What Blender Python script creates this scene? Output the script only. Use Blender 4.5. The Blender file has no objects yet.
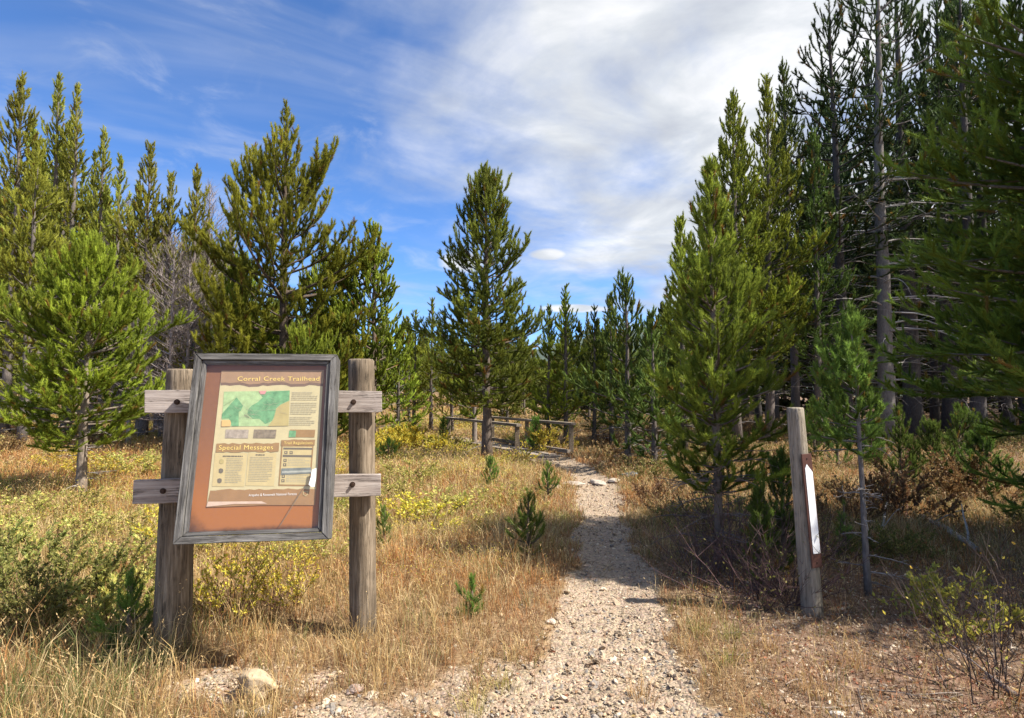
import bpy, bmesh, math, random
import numpy as np
from mathutils.geometry import tessellate_polygon
from mathutils import Vector, Matrix, noise as mnoise

# ------------------------------------------------------------------ camera, sky, sun, exposure
S = bpy.context.scene
COL = S.collection
R = math.radians
F = 600.0
PITCH = math.atan(36 / 600)
CAM_Z = 1.6
cam_d = bpy.data.cameras.new('camera')
cam = bpy.data.objects.new('camera', cam_d)
COL.objects.link(cam)
cam.location = (0, 0, CAM_Z)
cam.rotation_euler = (math.pi / 2 + PITCH, 0, 0)
cam_d.sensor_width = 36
cam_d.lens = 36 * F / 1024
cam_d.clip_start = 0.05
cam_d.clip_end = 4000
S.camera = cam

SUN_DIR = Vector((0.95, -0.24, 0.0)).normalized()
SUN_EL = R(51)
sun_vec = Vector((SUN_DIR.x * math.cos(SUN_EL), SUN_DIR.y * math.cos(SUN_EL), math.sin(SUN_EL)))
sun_d = bpy.data.lights.new('sun', 'SUN')
sun_d.energy = 4.3
sun_d.angle = R(0.8)
sun_d.color = (1.0, 0.93, 0.82)
sun = bpy.data.objects.new('sun', sun_d)
COL.objects.link(sun)
sun.rotation_euler = sun_vec.to_track_quat('Z', 'Y').to_euler()

S.view_settings.view_transform = 'Standard'
S.view_settings.look = 'None'
S.view_settings.exposure = 1.34
S.view_settings.gamma = 1
S.view_settings.use_curve_mapping = False
S.render.engine = 'CYCLES'
S.cycles.use_denoising = True
S.cycles.max_bounces = 6
S.cycles.diffuse_bounces = 3
S.cycles.transparent_max_bounces = 8
S.cycles.transmission_bounces = 3


class NT:
    """small node-tree helper"""
    def __init__(s, tree):
        s.t = tree
        s.n = tree.nodes
        s.l = tree.links

    def node(s, kind, **kw):
        n = s.n.new(kind)
        for k, v in kw.items():
            if k.startswith('i_'):
                key = k[2:]
                key = int(key) if key.isdigit() else key.replace('_', ' ')
                s.put(n.inputs[key], v)
            else:
                setattr(n, k, v)
        return n

    def put(s, sock, v):
        if isinstance(v, bpy.types.NodeSocket):
            s.l.new(v, sock)
        elif isinstance(v, bpy.types.Node):
            s.l.new(v.outputs[0], sock)
        elif isinstance(v, (tuple, list)) and sock.type == 'RGBA' and len(v) == 3:
            sock.default_value = (*v, 1)
        else:
            sock.default_value = v

    def math(s, op, a, b=0.0, c=None, clamp=False):
        n = s.n.new('ShaderNodeMath')
        n.operation = op
        n.use_clamp = clamp
        s.put(n.inputs[0], a)
        s.put(n.inputs[1], b)
        if c is not None:
            s.put(n.inputs[2], c)
        return n.outputs[0]

    def mix(s, fac, a, b, mode='MIX'):
        n = s.n.new('ShaderNodeMix')
        n.data_type = 'RGBA'
        n.blend_type = mode
        s.put(n.inputs[0], fac)
        s.put(n.inputs[6], a)
        s.put(n.inputs[7], b)
        return n.outputs[2]

    def noise(s, vec, scale, detail=4, rough=0.55, dist=0.0):
        n = s.n.new('ShaderNodeTexNoise')
        if vec is not None:
            s.l.new(vec, n.inputs['Vector'])
        n.inputs['Scale'].default_value = scale
        n.inputs['Detail'].default_value = detail
        n.inputs['Roughness'].default_value = rough
        n.inputs['Distortion'].default_value = dist
        return n.outputs[0]

    def ramp(s, fac, stops, interp='LINEAR'):
        n = s.n.new('ShaderNodeValToRGB')
        n.color_ramp.interpolation = interp
        e = n.color_ramp.elements
        while len(e) < len(stops):
            e.new(0.5)
        for el, (p, c) in zip(e, stops):
            el.position = p
            el.color = (*c, 1) if len(c) == 3 else c
        s.put(n.inputs[0], fac)
        return n.outputs[0]

    def smooth(s, x, a, b):
        n = s.n.new('ShaderNodeMapRange')
        n.interpolation_type = 'SMOOTHSTEP'
        s.put(n.inputs[0], x)
        n.inputs[1].default_value = a
        n.inputs[2].default_value = b
        return n.outputs[0]


world = bpy.data.worlds.new('World')
S.world = world
world.use_nodes = True
W = NT(world.node_tree)
W.n.clear()
sky = W.node('ShaderNodeTexSky', sky_type='NISHITA', sun_disc=False)
sky.sun_elevation = SUN_EL
sky.sun_rotation = math.atan2(SUN_DIR.x, SUN_DIR.y)
sky.altitude = 2700
sky.air_density = 1.0
sky.dust_density = 0.3
sky.ozone_density = 2.5
tc = W.node('ShaderNodeTexCoord')
sep = W.node('ShaderNodeSeparateXYZ')
W.l.new(tc.outputs['Generated'], sep.inputs[0])
X, Y, Z = sep.outputs
zz = W.math('MAXIMUM', W.math('ADD', Z, 0.14), 0.02)
cx = W.math('DIVIDE', X, zz)
cy = W.math('DIVIDE', Y, zz)
cmb = W.node('ShaderNodeCombineXYZ')
W.put(cmb.inputs[0], cx)
W.put(cmb.inputs[1], cy)
rot = W.node('ShaderNodeMapping')
rot.vector_type = 'TEXTURE'
rot.inputs['Rotation'].default_value = (0, 0, R(33))
rot.inputs['Scale'].default_value = (2.1, 0.75, 1)
W.l.new(cmb.outputs[0], rot.inputs[0])
streak = W.noise(rot.outputs[0], 1.5, 5, 0.52, 0.7)
billow = W.noise(cmb.outputs[0], 1.05, 8, 0.55, 0.35)
fine = W.noise(cmb.outputs[0], 3.6, 6, 0.6, 0.6)
# cloud cover thickens to the right of the view
bias = W.math('ADD', W.math('MULTIPLY', W.smooth(W.math('ADD', X, W.math('MULTIPLY', Z, 0.10)), -0.42, 0.48), 0.38), -0.16)
cov = W.math('ADD', W.math('ADD', W.math('MULTIPLY', billow, 0.75), W.math('MULTIPLY', streak, 0.35)), bias)
cov = W.math('ADD', cov, W.math('MULTIPLY', W.math('SUBTRACT', fine, 0.5), 0.16))
cov = W.math('SUBTRACT', cov, W.math('MULTIPLY', W.math('SUBTRACT', 1.0, W.smooth(Z, 0.10, 0.36)), 0.13))
thick = W.smooth(cov, 0.40, 0.74)
wisps = W.math('MULTIPLY', W.smooth(streak, 0.44, 0.80), 0.50)
mask = W.math('MAXIMUM', thick, W.math('ADD', wisps, W.math('MULTIPLY', W.smooth(fine, 0.48, 0.78), 0.30)))


def lens_cloud(dx, dz, wx, wz):
    a = W.math('POWER', W.math('DIVIDE', W.math('SUBTRACT', W.math('DIVIDE', X, Y), dx), wx), 2.0)
    b = W.math('POWER', W.math('ABSOLUTE', W.math('DIVIDE', W.math('SUBTRACT', W.math('DIVIDE', Z, Y), dz), wz)), 2.0)
    r = W.math('ADD', W.math('ADD', a, b), W.math('MULTIPLY', W.math('SUBTRACT', fine, 0.5), 1.2))
    return W.math('MULTIPLY', W.math('MULTIPLY', W.math('SUBTRACT', 1.0, W.smooth(r, 0.15, 1.15)), W.math('GREATER_THAN', Y, 0.05)), 0.95)


mask = W.math('MAXIMUM', mask, lens_cloud(0.06, 0.236, 0.042, 0.013))
mask = W.math('MAXIMUM', mask, lens_cloud(-0.085, 0.225, 0.045, 0.024))
mask = W.math('MAXIMUM', mask, lens_cloud(0.11, 0.145, 0.07, 0.008))
mask = W.math('MINIMUM', mask, 0.94)
grey = W.noise(cmb.outputs[0], 2.3, 7, 0.55, 0.5)
ccol = W.ramp(grey, [(0.34, (1.9, 2.0, 2.2)), (0.50, (2.5, 2.6, 2.7)), (0.64, (3.4, 3.4, 3.4))])
skyb = W.mix(1.0, sky.outputs[0], (0.41, 0.57, 0.75), 'MULTIPLY')
final = W.mix(mask, skyb, ccol)
bg = W.node('ShaderNodeBackground')
bg.inputs['Strength'].default_value = 0.128
W.l.new(final, bg.inputs[0])
wo = W.node('ShaderNodeOutputWorld')
W.l.new(bg.outputs[0], wo.inputs[0])

# ------------------------------------------------------------------ helpers
PATH = [(0.47, 0.5, .6), (0.44, 2.0, .70), (0.46, 3.0, .58), (0.62, 3.8, .43), (0.80, 4.7, .34), (0.93, 5.8, .32), (1.15, 7.7, .32), (1.31, 9.1, .31),
        (1.50, 11.0, .33), (1.42, 12.8, .36), (1.12, 14.4, .50), (0.80, 15.6, .60), (-1.1, 20.2, .60), (-2.6, 22.8, .6), (-5.2, 24.6, .5), (-8.5, 25.6, .5)]


def ray(px, py):
    x = (px - 512) / F
    y = -(py - 359) / F
    return Vector((x, math.cos(PITCH) - y * math.sin(PITCH), math.sin(PITCH) + y * math.cos(PITCH)))


def at(px, py, Yd):
    r = ray(px, py)
    return Vector((r.x / r.y * Yd, Yd, CAM_Z + r.z / r.y * Yd))


def vn(x, y, seed=0):
    """value noise, 0..1, vectorised"""
    x = np.asarray(x, float)
    y = np.asarray(y, float)
    xi = np.floor(x).astype(np.int64)
    yi = np.floor(y).astype(np.int64)
    fx = x - xi
    fy = y - yi
    fx = fx * fx * (3 - 2 * fx)
    fy = fy * fy * (3 - 2 * fy)

    def h(a, b):
        n = (a * 374761393 + b * 668265263 + seed * 1442695041) & 0x7fffffff
        n = ((n ^ (n >> 13)) * 1274126177) & 0x7fffffff
        return ((n ^ (n >> 16)) & 0xffff) / 65535.0
    return (h(xi, yi) * (1 - fx) + h(xi + 1, yi) * fx) * (1 - fy) + (h(xi, yi + 1) * (1 - fx) + h(xi + 1, yi + 1) * fx) * fy


def fbm(x, y, seed=0, o=3):
    s = 0
    a = 0.5
    t = 0
    for i in range(o):
        s = s + a * vn(x * 2 ** i, y * 2 ** i, seed + i * 17)
        t += a
        a *= 0.5
    return s / t


def sstep(x, a, b):
    t = np.clip((np.asarray(x, float) - a) / (b - a), 0, 1)
    return t * t * (3 - 2 * t)


def path_dist(x, y):
    """signed distance to the trail's edge (negative inside)"""
    x = np.asarray(x, float)
    y = np.asarray(y, float)
    best = np.full(np.broadcast(x, y).shape, 1e9)
    for (ax, ay, aw), (bx, by, bw) in zip(PATH[:-1], PATH[1:]):
        dx, dy = bx - ax, by - ay
        t = np.clip(((x - ax) * dx + (y - ay) * dy) / (dx * dx + dy * dy), 0, 1)
        d = np.hypot(x - ax - t * dx, y - ay - t * dy) - (aw + t * (bw - aw))
        best = np.minimum(best, d)
    return best


def gravel_mask(x, y):
    """1 where the ground is bare gravel"""
    d = path_dist(x, y) + (fbm(x * 2.2, y * 2.2, 5) - .5) * .35 + (fbm(x * 9, y * 9, 6, 2) - .5) * .12
    m = 1 - sstep(d, -0.10, 0.12)
    # open gravelly apron in front of the sign, narrowing up the trail
    e = y - (3.65 - 0.12 * np.maximum(x, 0) - .35 * sstep(x, .6, 1.4)) + (fbm(x * 1.6, y * 1.6, 9) - .5) * 1.1
    left = 1 - sstep(-x, 1.5, 2.3)
    right = 1 - sstep(x, 1.0, 2.0)
    a = (1 - sstep(e, -0.35, 0.25)) * left * right
    a = a * (.30 + .62 * sstep(fbm(x * 1.3 + 4, y * 2.0, 19), .46, .60))
    return np.maximum(m, a)


def litter_mask(x, y):
    """1 where the ground is forest litter (right foreground, and under the woods)"""
    n = (fbm(x * 1.1, y * 1.1, 31) - .5)
    a = sstep(x + n * .8, 1.0, 1.7) * (1 - sstep(y + n * 1.2, 5.2, 6.8))
    b = sstep(x - 0.18 * y + n * 3, 3.6, 6.0) * sstep(y, 7, 11)
    c = sstep(y + n * 6 - .05 * x, 27, 32) * .0
    return np.clip(np.maximum(np.maximum(a, b * .8), c * .9), 0, 1)


def hgt(x, y):
    x = np.asarray(x, float)
    y = np.asarray(y, float)
    far = sstep(np.hypot(x, y), 5, 12)
    h = (fbm(x * .35, y * .35, 2) - .5) * .24 * (.25 + far)
    h = h + (fbm(x * 1.7, y * 1.7, 3) - .5) * .05
    h = h + sstep(y, 19, 60) * 1.9 * sstep(-x, -4, 5)            # the meadow rises gently behind the bridge
    h = h + sstep(-x, 11, 30) * .5 * sstep(y, 12, 25)
    d = path_dist(x, y)
    h = h * sstep(d, -.2, 1.2) - .035 * (1 - sstep(d, -.3, .25)) + 0 * x
    h = h - .75 * np.exp(-((y - 17.9 - .35 * (x + .2)) / 1.1) ** 2) * sstep(np.abs(x - .0), -1, 9) * (np.exp(-((x) / 9.) ** 2))   # small creek bed under the bridge
    return h


def gz(x, y):
    return float(hgt(np.array([x]), np.array([y]))[0])


def ground(px, py):
    r = ray(px, py)
    t = 1.0
    p = None
    for _ in range(60):
        p = Vector((0, 0, CAM_Z)) + r * t
        dz = p.z - gz(p.x, p.y)
        if abs(dz) < 1e-3:
            break
        t += dz / max(0.05, -r.z) * 0.7
        t = min(max(t, .5), 90)
    return Vector((p.x, p.y, gz(p.x, p.y)))


def link(o):
    COL.objects.link(o)
    return o


def tag(o, label=None, cat=None, group=None, kind=None):
    if label:
        o['label'] = label
    if cat:
        o['category'] = cat
    if group:
        o['group'] = group
    if kind:
        o['kind'] = kind
    return o


def empty(name, loc=(0, 0, 0), rz=0.0, sc=1.0):
    o = link(bpy.data.objects.new(name, None))
    o.location = loc
    o.rotation_euler = (0, 0, rz)
    o.scale = (sc, sc, sc) if not isinstance(sc, tuple) else sc
    o.empty_display_size = .1
    return o


def copy_tree(o, parent=None):
    c = o.copy()
    COL.objects.link(c)
    if parent is not None:
        c.parent = parent
    for ch in list(o.children):
        copy_tree(ch, c)
    return c


def build(name, V, quads=None, tris=None, mat=None, col=None, parent=None, smooth=False, attrs=None):
    """one mesh object from arrays; col is a per-vertex base colour"""
    me = bpy.data.meshes.new(name)
    V = np.asarray(V, np.float32).reshape(-1, 3)
    nq = 0 if quads is None else len(quads)
    nt = 0 if tris is None else len(tris)
    me.vertices.add(len(V))
    me.vertices.foreach_set('co', V.ravel())
    li = []
    if nq:
        li.append(np.asarray(quads, np.int32).ravel())
    if nt:
        li.append(np.asarray(tris, np.int32).ravel())
    loops = np.concatenate(li)
    me.loops.add(len(loops))
    me.loops.foreach_set('vertex_index', loops)
    me.polygons.add(nq + nt)
    st = np.concatenate([np.arange(nq) * 4, nq * 4 + np.arange(nt) * 3]).astype(np.int32)
    me.polygons.foreach_set('loop_start', st)
    me.polygons.foreach_set('use_smooth', np.full(nq + nt, smooth))
    me.update(calc_edges=True)
    if col is not None:
        a = me.color_attributes.new('Col', 'FLOAT_COLOR', 'POINT')
        c4 = np.ones((len(V), 4), np.float32)
        c4[:, :3] = col
        a.data.foreach_set('color', c4.ravel())
    for k, v in (attrs or {}).items():
        a = me.attributes.new(k, 'FLOAT', 'POINT')
        a.data.foreach_set('value', np.asarray(v, np.float32))
    o = link(bpy.data.objects.new(name, me))
    if mat:
        me.materials.append(mat)
    if parent is not None:
        o.parent = parent
    return o


class Acc:
    """accumulates tubes, boxes, slabs"""
    def __init__(s):
        s.V = []
        s.Q = []
        s.T = []
        s.C = []
        s.n = 0

    def add(s, V, Q=None, T=None, C=None):
        V = np.asarray(V, float).reshape(-1, 3)
        s.V.append(V)
        if Q is not None and len(Q):
            s.Q.append(np.asarray(Q) + s.n)
        if T is not None and len(T):
            s.T.append(np.asarray(T) + s.n)
        s.C.append(np.broadcast_to(np.asarray(C if C is not None else (1, 1, 1), float), (len(V), 3)))
        s.n += len(V)

    def tube(s, P, r, k=5, C=None, cap=True):
        P = np.asarray(P, float)
        n = len(P)
        r = np.broadcast_to(np.asarray(r, float), (n,))
        D = np.gradient(P, axis=0)
        D /= np.linalg.norm(D, axis=1)[:, None] + 1e-12
        ref = np.array([0., 0, 1]) if abs(D[0, 2]) < .8 else np.array([1., 0, 0])
        A = np.cross(D, ref)
        A /= np.linalg.norm(A, axis=1)[:, None] + 1e-12
        B = np.cross(D, A)
        th = np.arange(k) * 2 * math.pi / k
        V = P[:, None, :] + r[:, None, None] * (np.cos(th)[None, :, None] * A[:, None, :] + np.sin(th)[None, :, None] * B[:, None, :])
        V = V.reshape(-1, 3)
        i = np.arange(n - 1)[:, None] * k
        j = np.arange(k)[None, :]
        jn = (j + 1) % k
        Q = np.stack([i + j, i + jn, i + k + jn, i + k + j], -1).reshape(-1, 4)
        T = None
        if cap:
            V = np.vstack([V, P[-1:] + D[-1:] * r[-1] * .2, P[:1]])
            e = (n - 1) * k
            T = [[e + a, e + (a + 1) % k, n * k] for a in range(k)] + [[(a + 1) % k, a, n * k + 1] for a in range(k)]
        s.add(V, Q, T, C)

    def obj(s, name, mat, parent=None, smooth=False, attrs=None):
        return build(name, np.vstack(s.V), np.vstack(s.Q) if s.Q else None, np.vstack(s.T) if s.T else None, mat,
                     np.vstack(s.C), parent, smooth)


def bm_obj(name, bm, mat, parent=None, smooth=False):
    me = bpy.data.meshes.new(name)
    bm.to_mesh(me)
    bm.free()
    if smooth:
        for p in me.polygons:
            p.use_smooth = True
    o = link(bpy.data.objects.new(name, me))
    me.materials.append(mat)
    if parent is not None:
        o.parent = parent
    return o


def box_bm(sx, sy, sz, bev=.004, seg=2, cuts=0, jit=0.0, seed=0, bm=None, mtx=None):
    """a bevelled plank centred at the origin, optionally subdivided lengthwise and roughened"""
    own = bm is None
    b2 = bmesh.new()
    bmesh.ops.create_cube(b2, size=1)
    bmesh.ops.scale(b2, vec=(sx, sy, sz), verts=b2.verts)
    if cuts:
        ax = max(range(3), key=lambda i: (sx, sy, sz)[i])
        es = [e for e in b2.edges if abs((e.verts[0].co - e.verts[1].co)[ax]) > 1e-5]
        bmesh.ops.subdivide_edges(b2, edges=es, cuts=cuts, use_grid_fill=True)
    es = [e for e in b2.edges if len(e.link_faces) == 2 and e.calc_face_angle(0) > .5]
    if bev:
        bmesh.ops.bevel(b2, geom=es, offset=bev, segments=seg, profile=.6, affect='EDGES')
    if jit:
        for v in b2.verts:
            n = mnoise.noise_vector(v.co * 7 + Vector((seed * 3.1, seed, 0)))
            v.co += n * jit
    if mtx is not None:
        b2.transform(mtx)
    if own:
        return b2
    me = bpy.data.meshes.new('tmp')
    b2.to_mesh(me)
    b2.free()
    bm.from_mesh(me)
    bpy.data.meshes.remove(me)
    return bm


# ------------------------------------------------------------------ materials
MATS = {}


def new_mat(name):
    m = bpy.data.materials.new(name)
    m.use_nodes = True
    t = NT(m.node_tree)
    t.n.clear()
    out = t.node('ShaderNodeOutputMaterial')
    return m, t, out


def leaf_mat(name, trans=.3, rough=.5, spec=.3, tint=(1, 1, 1)):
    m, t, out = new_mat(name)
    a = t.node('ShaderNodeVertexColor', layer_name='Col')
    c = t.mix(1.0, a.outputs[0], tint, 'MULTIPLY')
    oi = t.node('ShaderNodeObjectInfo')
    v = t.math('ADD', t.math('MULTIPLY', oi.outputs['Random'], .36), .82)
    hs = t.node('ShaderNodeHueSaturation')
    t.put(hs.inputs['Value'], v)
    t.put(hs.inputs['Hue'], t.math('ADD', .485, t.math('MULTIPLY', oi.outputs['Random'], .03)))
    t.put(hs.inputs['Color'], c)
    p = t.node('ShaderNodeBsdfPrincipled')
    t.put(p.inputs['Base Color'], hs.outputs[0])
    p.inputs['Roughness'].default_value = rough
    p.inputs['Specular IOR Level'].default_value = spec
    tr = t.node('ShaderNodeBsdfTranslucent')
    t.put(tr.inputs[0], hs.outputs[0])
    mx = t.node('ShaderNodeMixShader')
    mx.inputs[0].default_value = trans
    t.l.new(p.outputs[0], mx.inputs[1])
    t.l.new(tr.outputs[0], mx.inputs[2])
    t.l.new(mx.outputs[0], out.inputs[0])
    return m


M_NEEDLE = leaf_mat('needles', .50, .55, .18, (1.37, 1.42, 1.0))
M_LEAF = leaf_mat('leaves', .4, .5, .25)
M_GRASS = leaf_mat('grass_blades', .35, .6, .2)


def vc_mat(name, rough=.85, nscale=60, bump=.3, var=.35, stretch=(1, 1, 1), bdist=.01):
    """vertex colour times a noise, with bump: bark, twigs, stones"""
    m, t, out = new_mat(name)
    a = t.node('ShaderNodeVertexColor', layer_name='Col')
    tcn = t.node('ShaderNodeTexCoord')
    mp = t.node('ShaderNodeMapping')
    mp.inputs['Scale'].default_value = stretch
    t.l.new(tcn.outputs['Object'], mp.inputs[0])
    n = t.noise(mp.outputs[0], nscale, 6, .65)
    n2 = t.noise(mp.outputs[0], nscale * .13, 3, .6)
    f = t.math('ADD', t.math('MULTIPLY', n, .7), t.math('MULTIPLY', n2, .3))
    mul = t.ramp(f, [(.33, (1 - var,) * 3), (.66, (1 + var,) * 3)])
    c = t.mix(1.0, a.outputs[0], mul, 'MULTIPLY')
    p = t.node('ShaderNodeBsdfPrincipled')
    t.put(p.inputs['Base Color'], c)
    p.inputs['Roughness'].default_value = rough
    p.inputs['Specular IOR Level'].default_value = .25
    b = t.node('ShaderNodeBump')
    b.inputs['Strength'].default_value = bump
    b.inputs['Distance'].default_value = bdist
    t.put(b.inputs['Height'], f)
    t.l.new(b.outputs[0], p.inputs['Normal'])
    t.l.new(p.outputs[0], out.inputs[0])
    return m


M_BARK = vc_mat('bark', .9, 38, .9, .5, (1, 1, .35), .02)
M_TWIG = vc_mat('twig_bark', .85, 50, .3, .3)
M_STONE = vc_mat('stone', .85, 45, .5, .3, (1, 1, 1), .006)
M_ROCK = vc_mat('sandstone', .9, 28, .8, .35, (1, 1, 1), .012)


def wood_mat(name, c0, c1, c2, along='z', rough=.85, crack=.6, gscale=1.0):
    """weathered timber with grain running along one axis, checks and stains"""
    m, t, out = new_mat(name)
    tcn = t.node('ShaderNodeTexCoord')
    mp = t.node('ShaderNodeMapping')
    s = {'x': (.06, 1, 1), 'y': (1, .06, 1), 'z': (1, 1, .06)}[along]
    mp.inputs['Scale'].default_value = s
    t.l.new(tcn.outputs['Object'], mp.inputs[0])
    oi = t.node('ShaderNodeObjectInfo')
    t.put(mp.inputs['Location'], t.math('MULTIPLY', oi.outputs['Random'], 17.0))
    g = t.noise(mp.outputs[0], 55 * gscale, 7, .7, .25)
    g2 = t.noise(mp.outputs[0], 14 * gscale, 4, .6, .4)
    blot = t.noise(tcn.outputs['Object'], 5, 5, .6)
    c = t.ramp(g, [(.32, c0), (.5, c1), (.68, c2)])
    c = t.mix(t.math('MULTIPLY', t.smooth(g2, .35, .7), .5), c, tuple(v * .55 for v in c1))
    c = t.mix(t.math('MULTIPLY', t.smooth(blot, .5, .7), .35), c, c0)
    mp2 = t.node('ShaderNodeMapping')
    s2 = {'x': (.025, 1, 1), 'y': (1, .025, 1), 'z': (1, 1, .025)}[along]
    mp2.inputs['Scale'].default_value = s2
    t.l.new(tcn.outputs['Object'], mp2.inputs[0])
    ck = t.noise(mp2.outputs[0], 26 * gscale, 5, .7, .1)
    cr = t.math('SUBTRACT', 1.0, t.smooth(t.math('ABSOLUTE', t.math('SUBTRACT', ck, .5)), 0.0, .018))
    cr = t.math('MULTIPLY', cr, t.smooth(blot, .42, .55))
    c = t.mix(t.math('MULTIPLY', cr, crack), c, (.02, .017, .015))
    p = t.node('ShaderNodeBsdfPrincipled')
    t.put(p.inputs['Base Color'], c)
    p.inputs['Roughness'].default_value = rough
    p.inputs['Specular IOR Level'].default_value = .2
    b = t.node('ShaderNodeBump')
    b.inputs['Strength'].default_value = .6
    b.inputs['Distance'].default_value = .006
    t.put(b.inputs['Height'], t.math('SUBTRACT', g, t.math('MULTIPLY', cr, 1.2)))
    t.l.new(b.outputs[0], p.inputs['Normal'])
    t.l.new(p.outputs[0], out.inputs[0])
    return m


M_FRAME = wood_mat('frame_timber', (.045, .044, .044), (.13, .125, .122), (.29, .28, .27), 'z', crack=.8)
M_FRAMEH = wood_mat('frame_timber_across', (.045, .044, .044), (.13, .125, .122), (.29, .28, .27), 'x', crack=.8)
M_BOARD = wood_mat('bleached_timber', (.22, .18, .165), (.42, .36, .33), (.58, .52, .48), 'x', crack=.75)
M_POST = wood_mat('post_timber', (.075, .058, .042), (.20, .155, .11), (.37, .305, .23), 'z', crack=.85)
M_POSTG = wood_mat('grey_post_timber', (.15, .13, .10), (.29, .25, .195), (.43, .385, .315), 'z', crack=.7)
M_DECK = wood_mat('deck_timber', (.16, .13, .11), (.32, .27, .23), (.46, .40, .35), 'y', crack=.4)
M_BRIDGE = wood_mat('bridge_timber', (.12, .095, .075), (.24, .20, .165), (.38, .33, .28), 'y', crack=.5)


def flat_mat(name, c, rough=.6, spec=.3, var=.16, scale=9, metal=0):
    m, t, out = new_mat(name)
    tcn = t.node('ShaderNodeTexCoord')
    n = t.noise(tcn.outputs['Object'], scale, 5, .6)
    k = t.ramp(n, [(.3, (1 - var,) * 3), (.7, (1 + var,) * 3)])
    p = t.node('ShaderNodeBsdfPrincipled')
    t.put(p.inputs['Base Color'], t.mix(1.0, (*c, 1), k, 'MULTIPLY'))
    p.inputs['Roughness'].default_value = rough
    p.inputs['Specular IOR Level'].default_value = spec
    p.inputs['Metallic'].default_value = metal
    t.l.new(p.outputs[0], out.inputs[0])
    return m


# ground
def ground_mat():
    m, t, out = new_mat('ground_soil')
    tcn = t.node('ShaderNodeTexCoord')
    P = tcn.outputs['Object']
    gm = t.node('ShaderNodeAttribute', attribute_name='gravel').outputs['Fac']
    lm = t.node('ShaderNodeAttribute', attribute_name='litter').outputs['Fac']
    n1 = t.noise(P, 1.3, 6, .6)
    n2 = t.noise(P, 14, 6, .7)
    n3 = t.noise(P, 90, 4, .7)
    straw = t.ramp(n2, [(.3, (.10, .065, .035)), (.5, (.25, .165, .09)), (.72, (.44, .32, .19))])
    straw = t.mix(t.math('MULTIPLY', t.smooth(n1, .45, .65), .6), straw, (.13, .085, .045))
    # gravel: packed dirt with cell stones
    vo = t.node('ShaderNodeTexVoronoi', feature='F1')
    t.l.new(P, vo.inputs['Vector'])
    vo.inputs['Scale'].default_value = 48
    vb = t.node('ShaderNodeTexVoronoi', feature='F1')
    t.l.new(P, vb.inputs['Vector'])
    vb.inputs['Scale'].default_value = 21
    hs = t.node('ShaderNodeHueSaturation')
    hs.inputs['Saturation'].default_value = .12
    t.l.new(vo.outputs['Color'], hs.inputs['Color'])
    dirt = t.ramp(n2, [(.3, (.20, .145, .10)), (.7, (.34, .255, .18))])
    grav = t.mix(.55, dirt, t.mix(1.0, hs.outputs[0], (.54, .43, .325), 'MULTIPLY'))
    lit = t.ramp(n2, [(.3, (.075, .048, .034)), (.5, (.18, .12, .085)), (.7, (.36, .27, .20))])
    lit = t.mix(t.math('MULTIPLY', t.smooth(n1, .5, .7), .5), lit, (.20, .085, .055))
    c = t.mix(lm, straw, lit)
    ge = t.smooth(t.math('ADD', gm, t.math('MULTIPLY', t.math('SUBTRACT', n2, .5), .7)), .3, .75)
    c = t.mix(ge, c, grav)
    c = t.mix(1.0, c, t.ramp(n3, [(.25, (.7, .7, .7)), (.75, (1.25, 1.25, 1.25))]), 'MULTIPLY')
    p = t.node('ShaderNodeBsdfPrincipled')
    t.put(p.inputs['Base Color'], c)
    p.inputs['Roughness'].default_value = .95
    p.inputs['Specular IOR Level'].default_value = .15
    h = t.math('SUBTRACT', t.math('MULTIPLY', n2, .9), t.math('MULTIPLY', vo.outputs['Distance'], t.math('MULTIPLY', ge, .9)))
    h = t.math('SUBTRACT', h, t.math('MULTIPLY', vb.outputs['Distance'], t.math('MULTIPLY', ge, .6)))
    h = t.math('ADD', h, t.math('MULTIPLY', n3, .4))
    b = t.node('ShaderNodeBump')
    b.inputs['Strength'].default_value = .8
    b.inputs['Distance'].default_value = .02
    t.put(b.inputs['Height'], h)
    t.l.new(b.outputs[0], p.inputs['Normal'])
    t.l.new(p.outputs[0], out.inputs[0])
    return m


# ------------------------------------------------------------------ the ground sheet
def axis_samples(lo, hi, core_lo, core_hi, step, grow):
    a = list(np.arange(core_lo, core_hi, step))
    s = step
    v = core_hi
    while v < hi:
        a.append(v)
        s *= grow
        v += s
    a.append(hi)
    s = step
    v = core_lo - step
    while v > lo:
        a.insert(0, v)
        s *= grow
        v -= s
    a.insert(0, lo)
    return np.array(a)


gx = axis_samples(-900, 900, -5, 5.5, .05, 1.045)
gy = axis_samples(-120, 1500, 2.2, 13, .05, 1.04)
GX, GY = np.meshgrid(gx, gy)
fade = 1 - sstep(np.hypot(GX, GY), 90, 200)
GZ = hgt(GX, GY) * fade + (1 - fade) * 1.0
gmk = gravel_mask(GX, GY)
GZ = GZ + (fbm(GX * 14, GY * 14, 41, 2) - .5) * .022 * (.4 + gmk) * (np.abs(GX) < 7) * (GY < 14)
nx, ny = len(gx), len(gy)
ii = (np.arange(ny - 1)[:, None] * nx + np.arange(nx - 1)[None, :]).ravel()
GQ = np.stack([ii, ii + 1, ii + 1 + nx, ii + nx], -1)
g = build('ground', np.stack([GX.ravel(), GY.ravel(), GZ.ravel()], -1), GQ, None, ground_mat(), None, None, True,
          {'gravel': gmk.ravel(), 'litter': litter_mask(GX, GY).ravel()})
tag(g, kind='structure')

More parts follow.
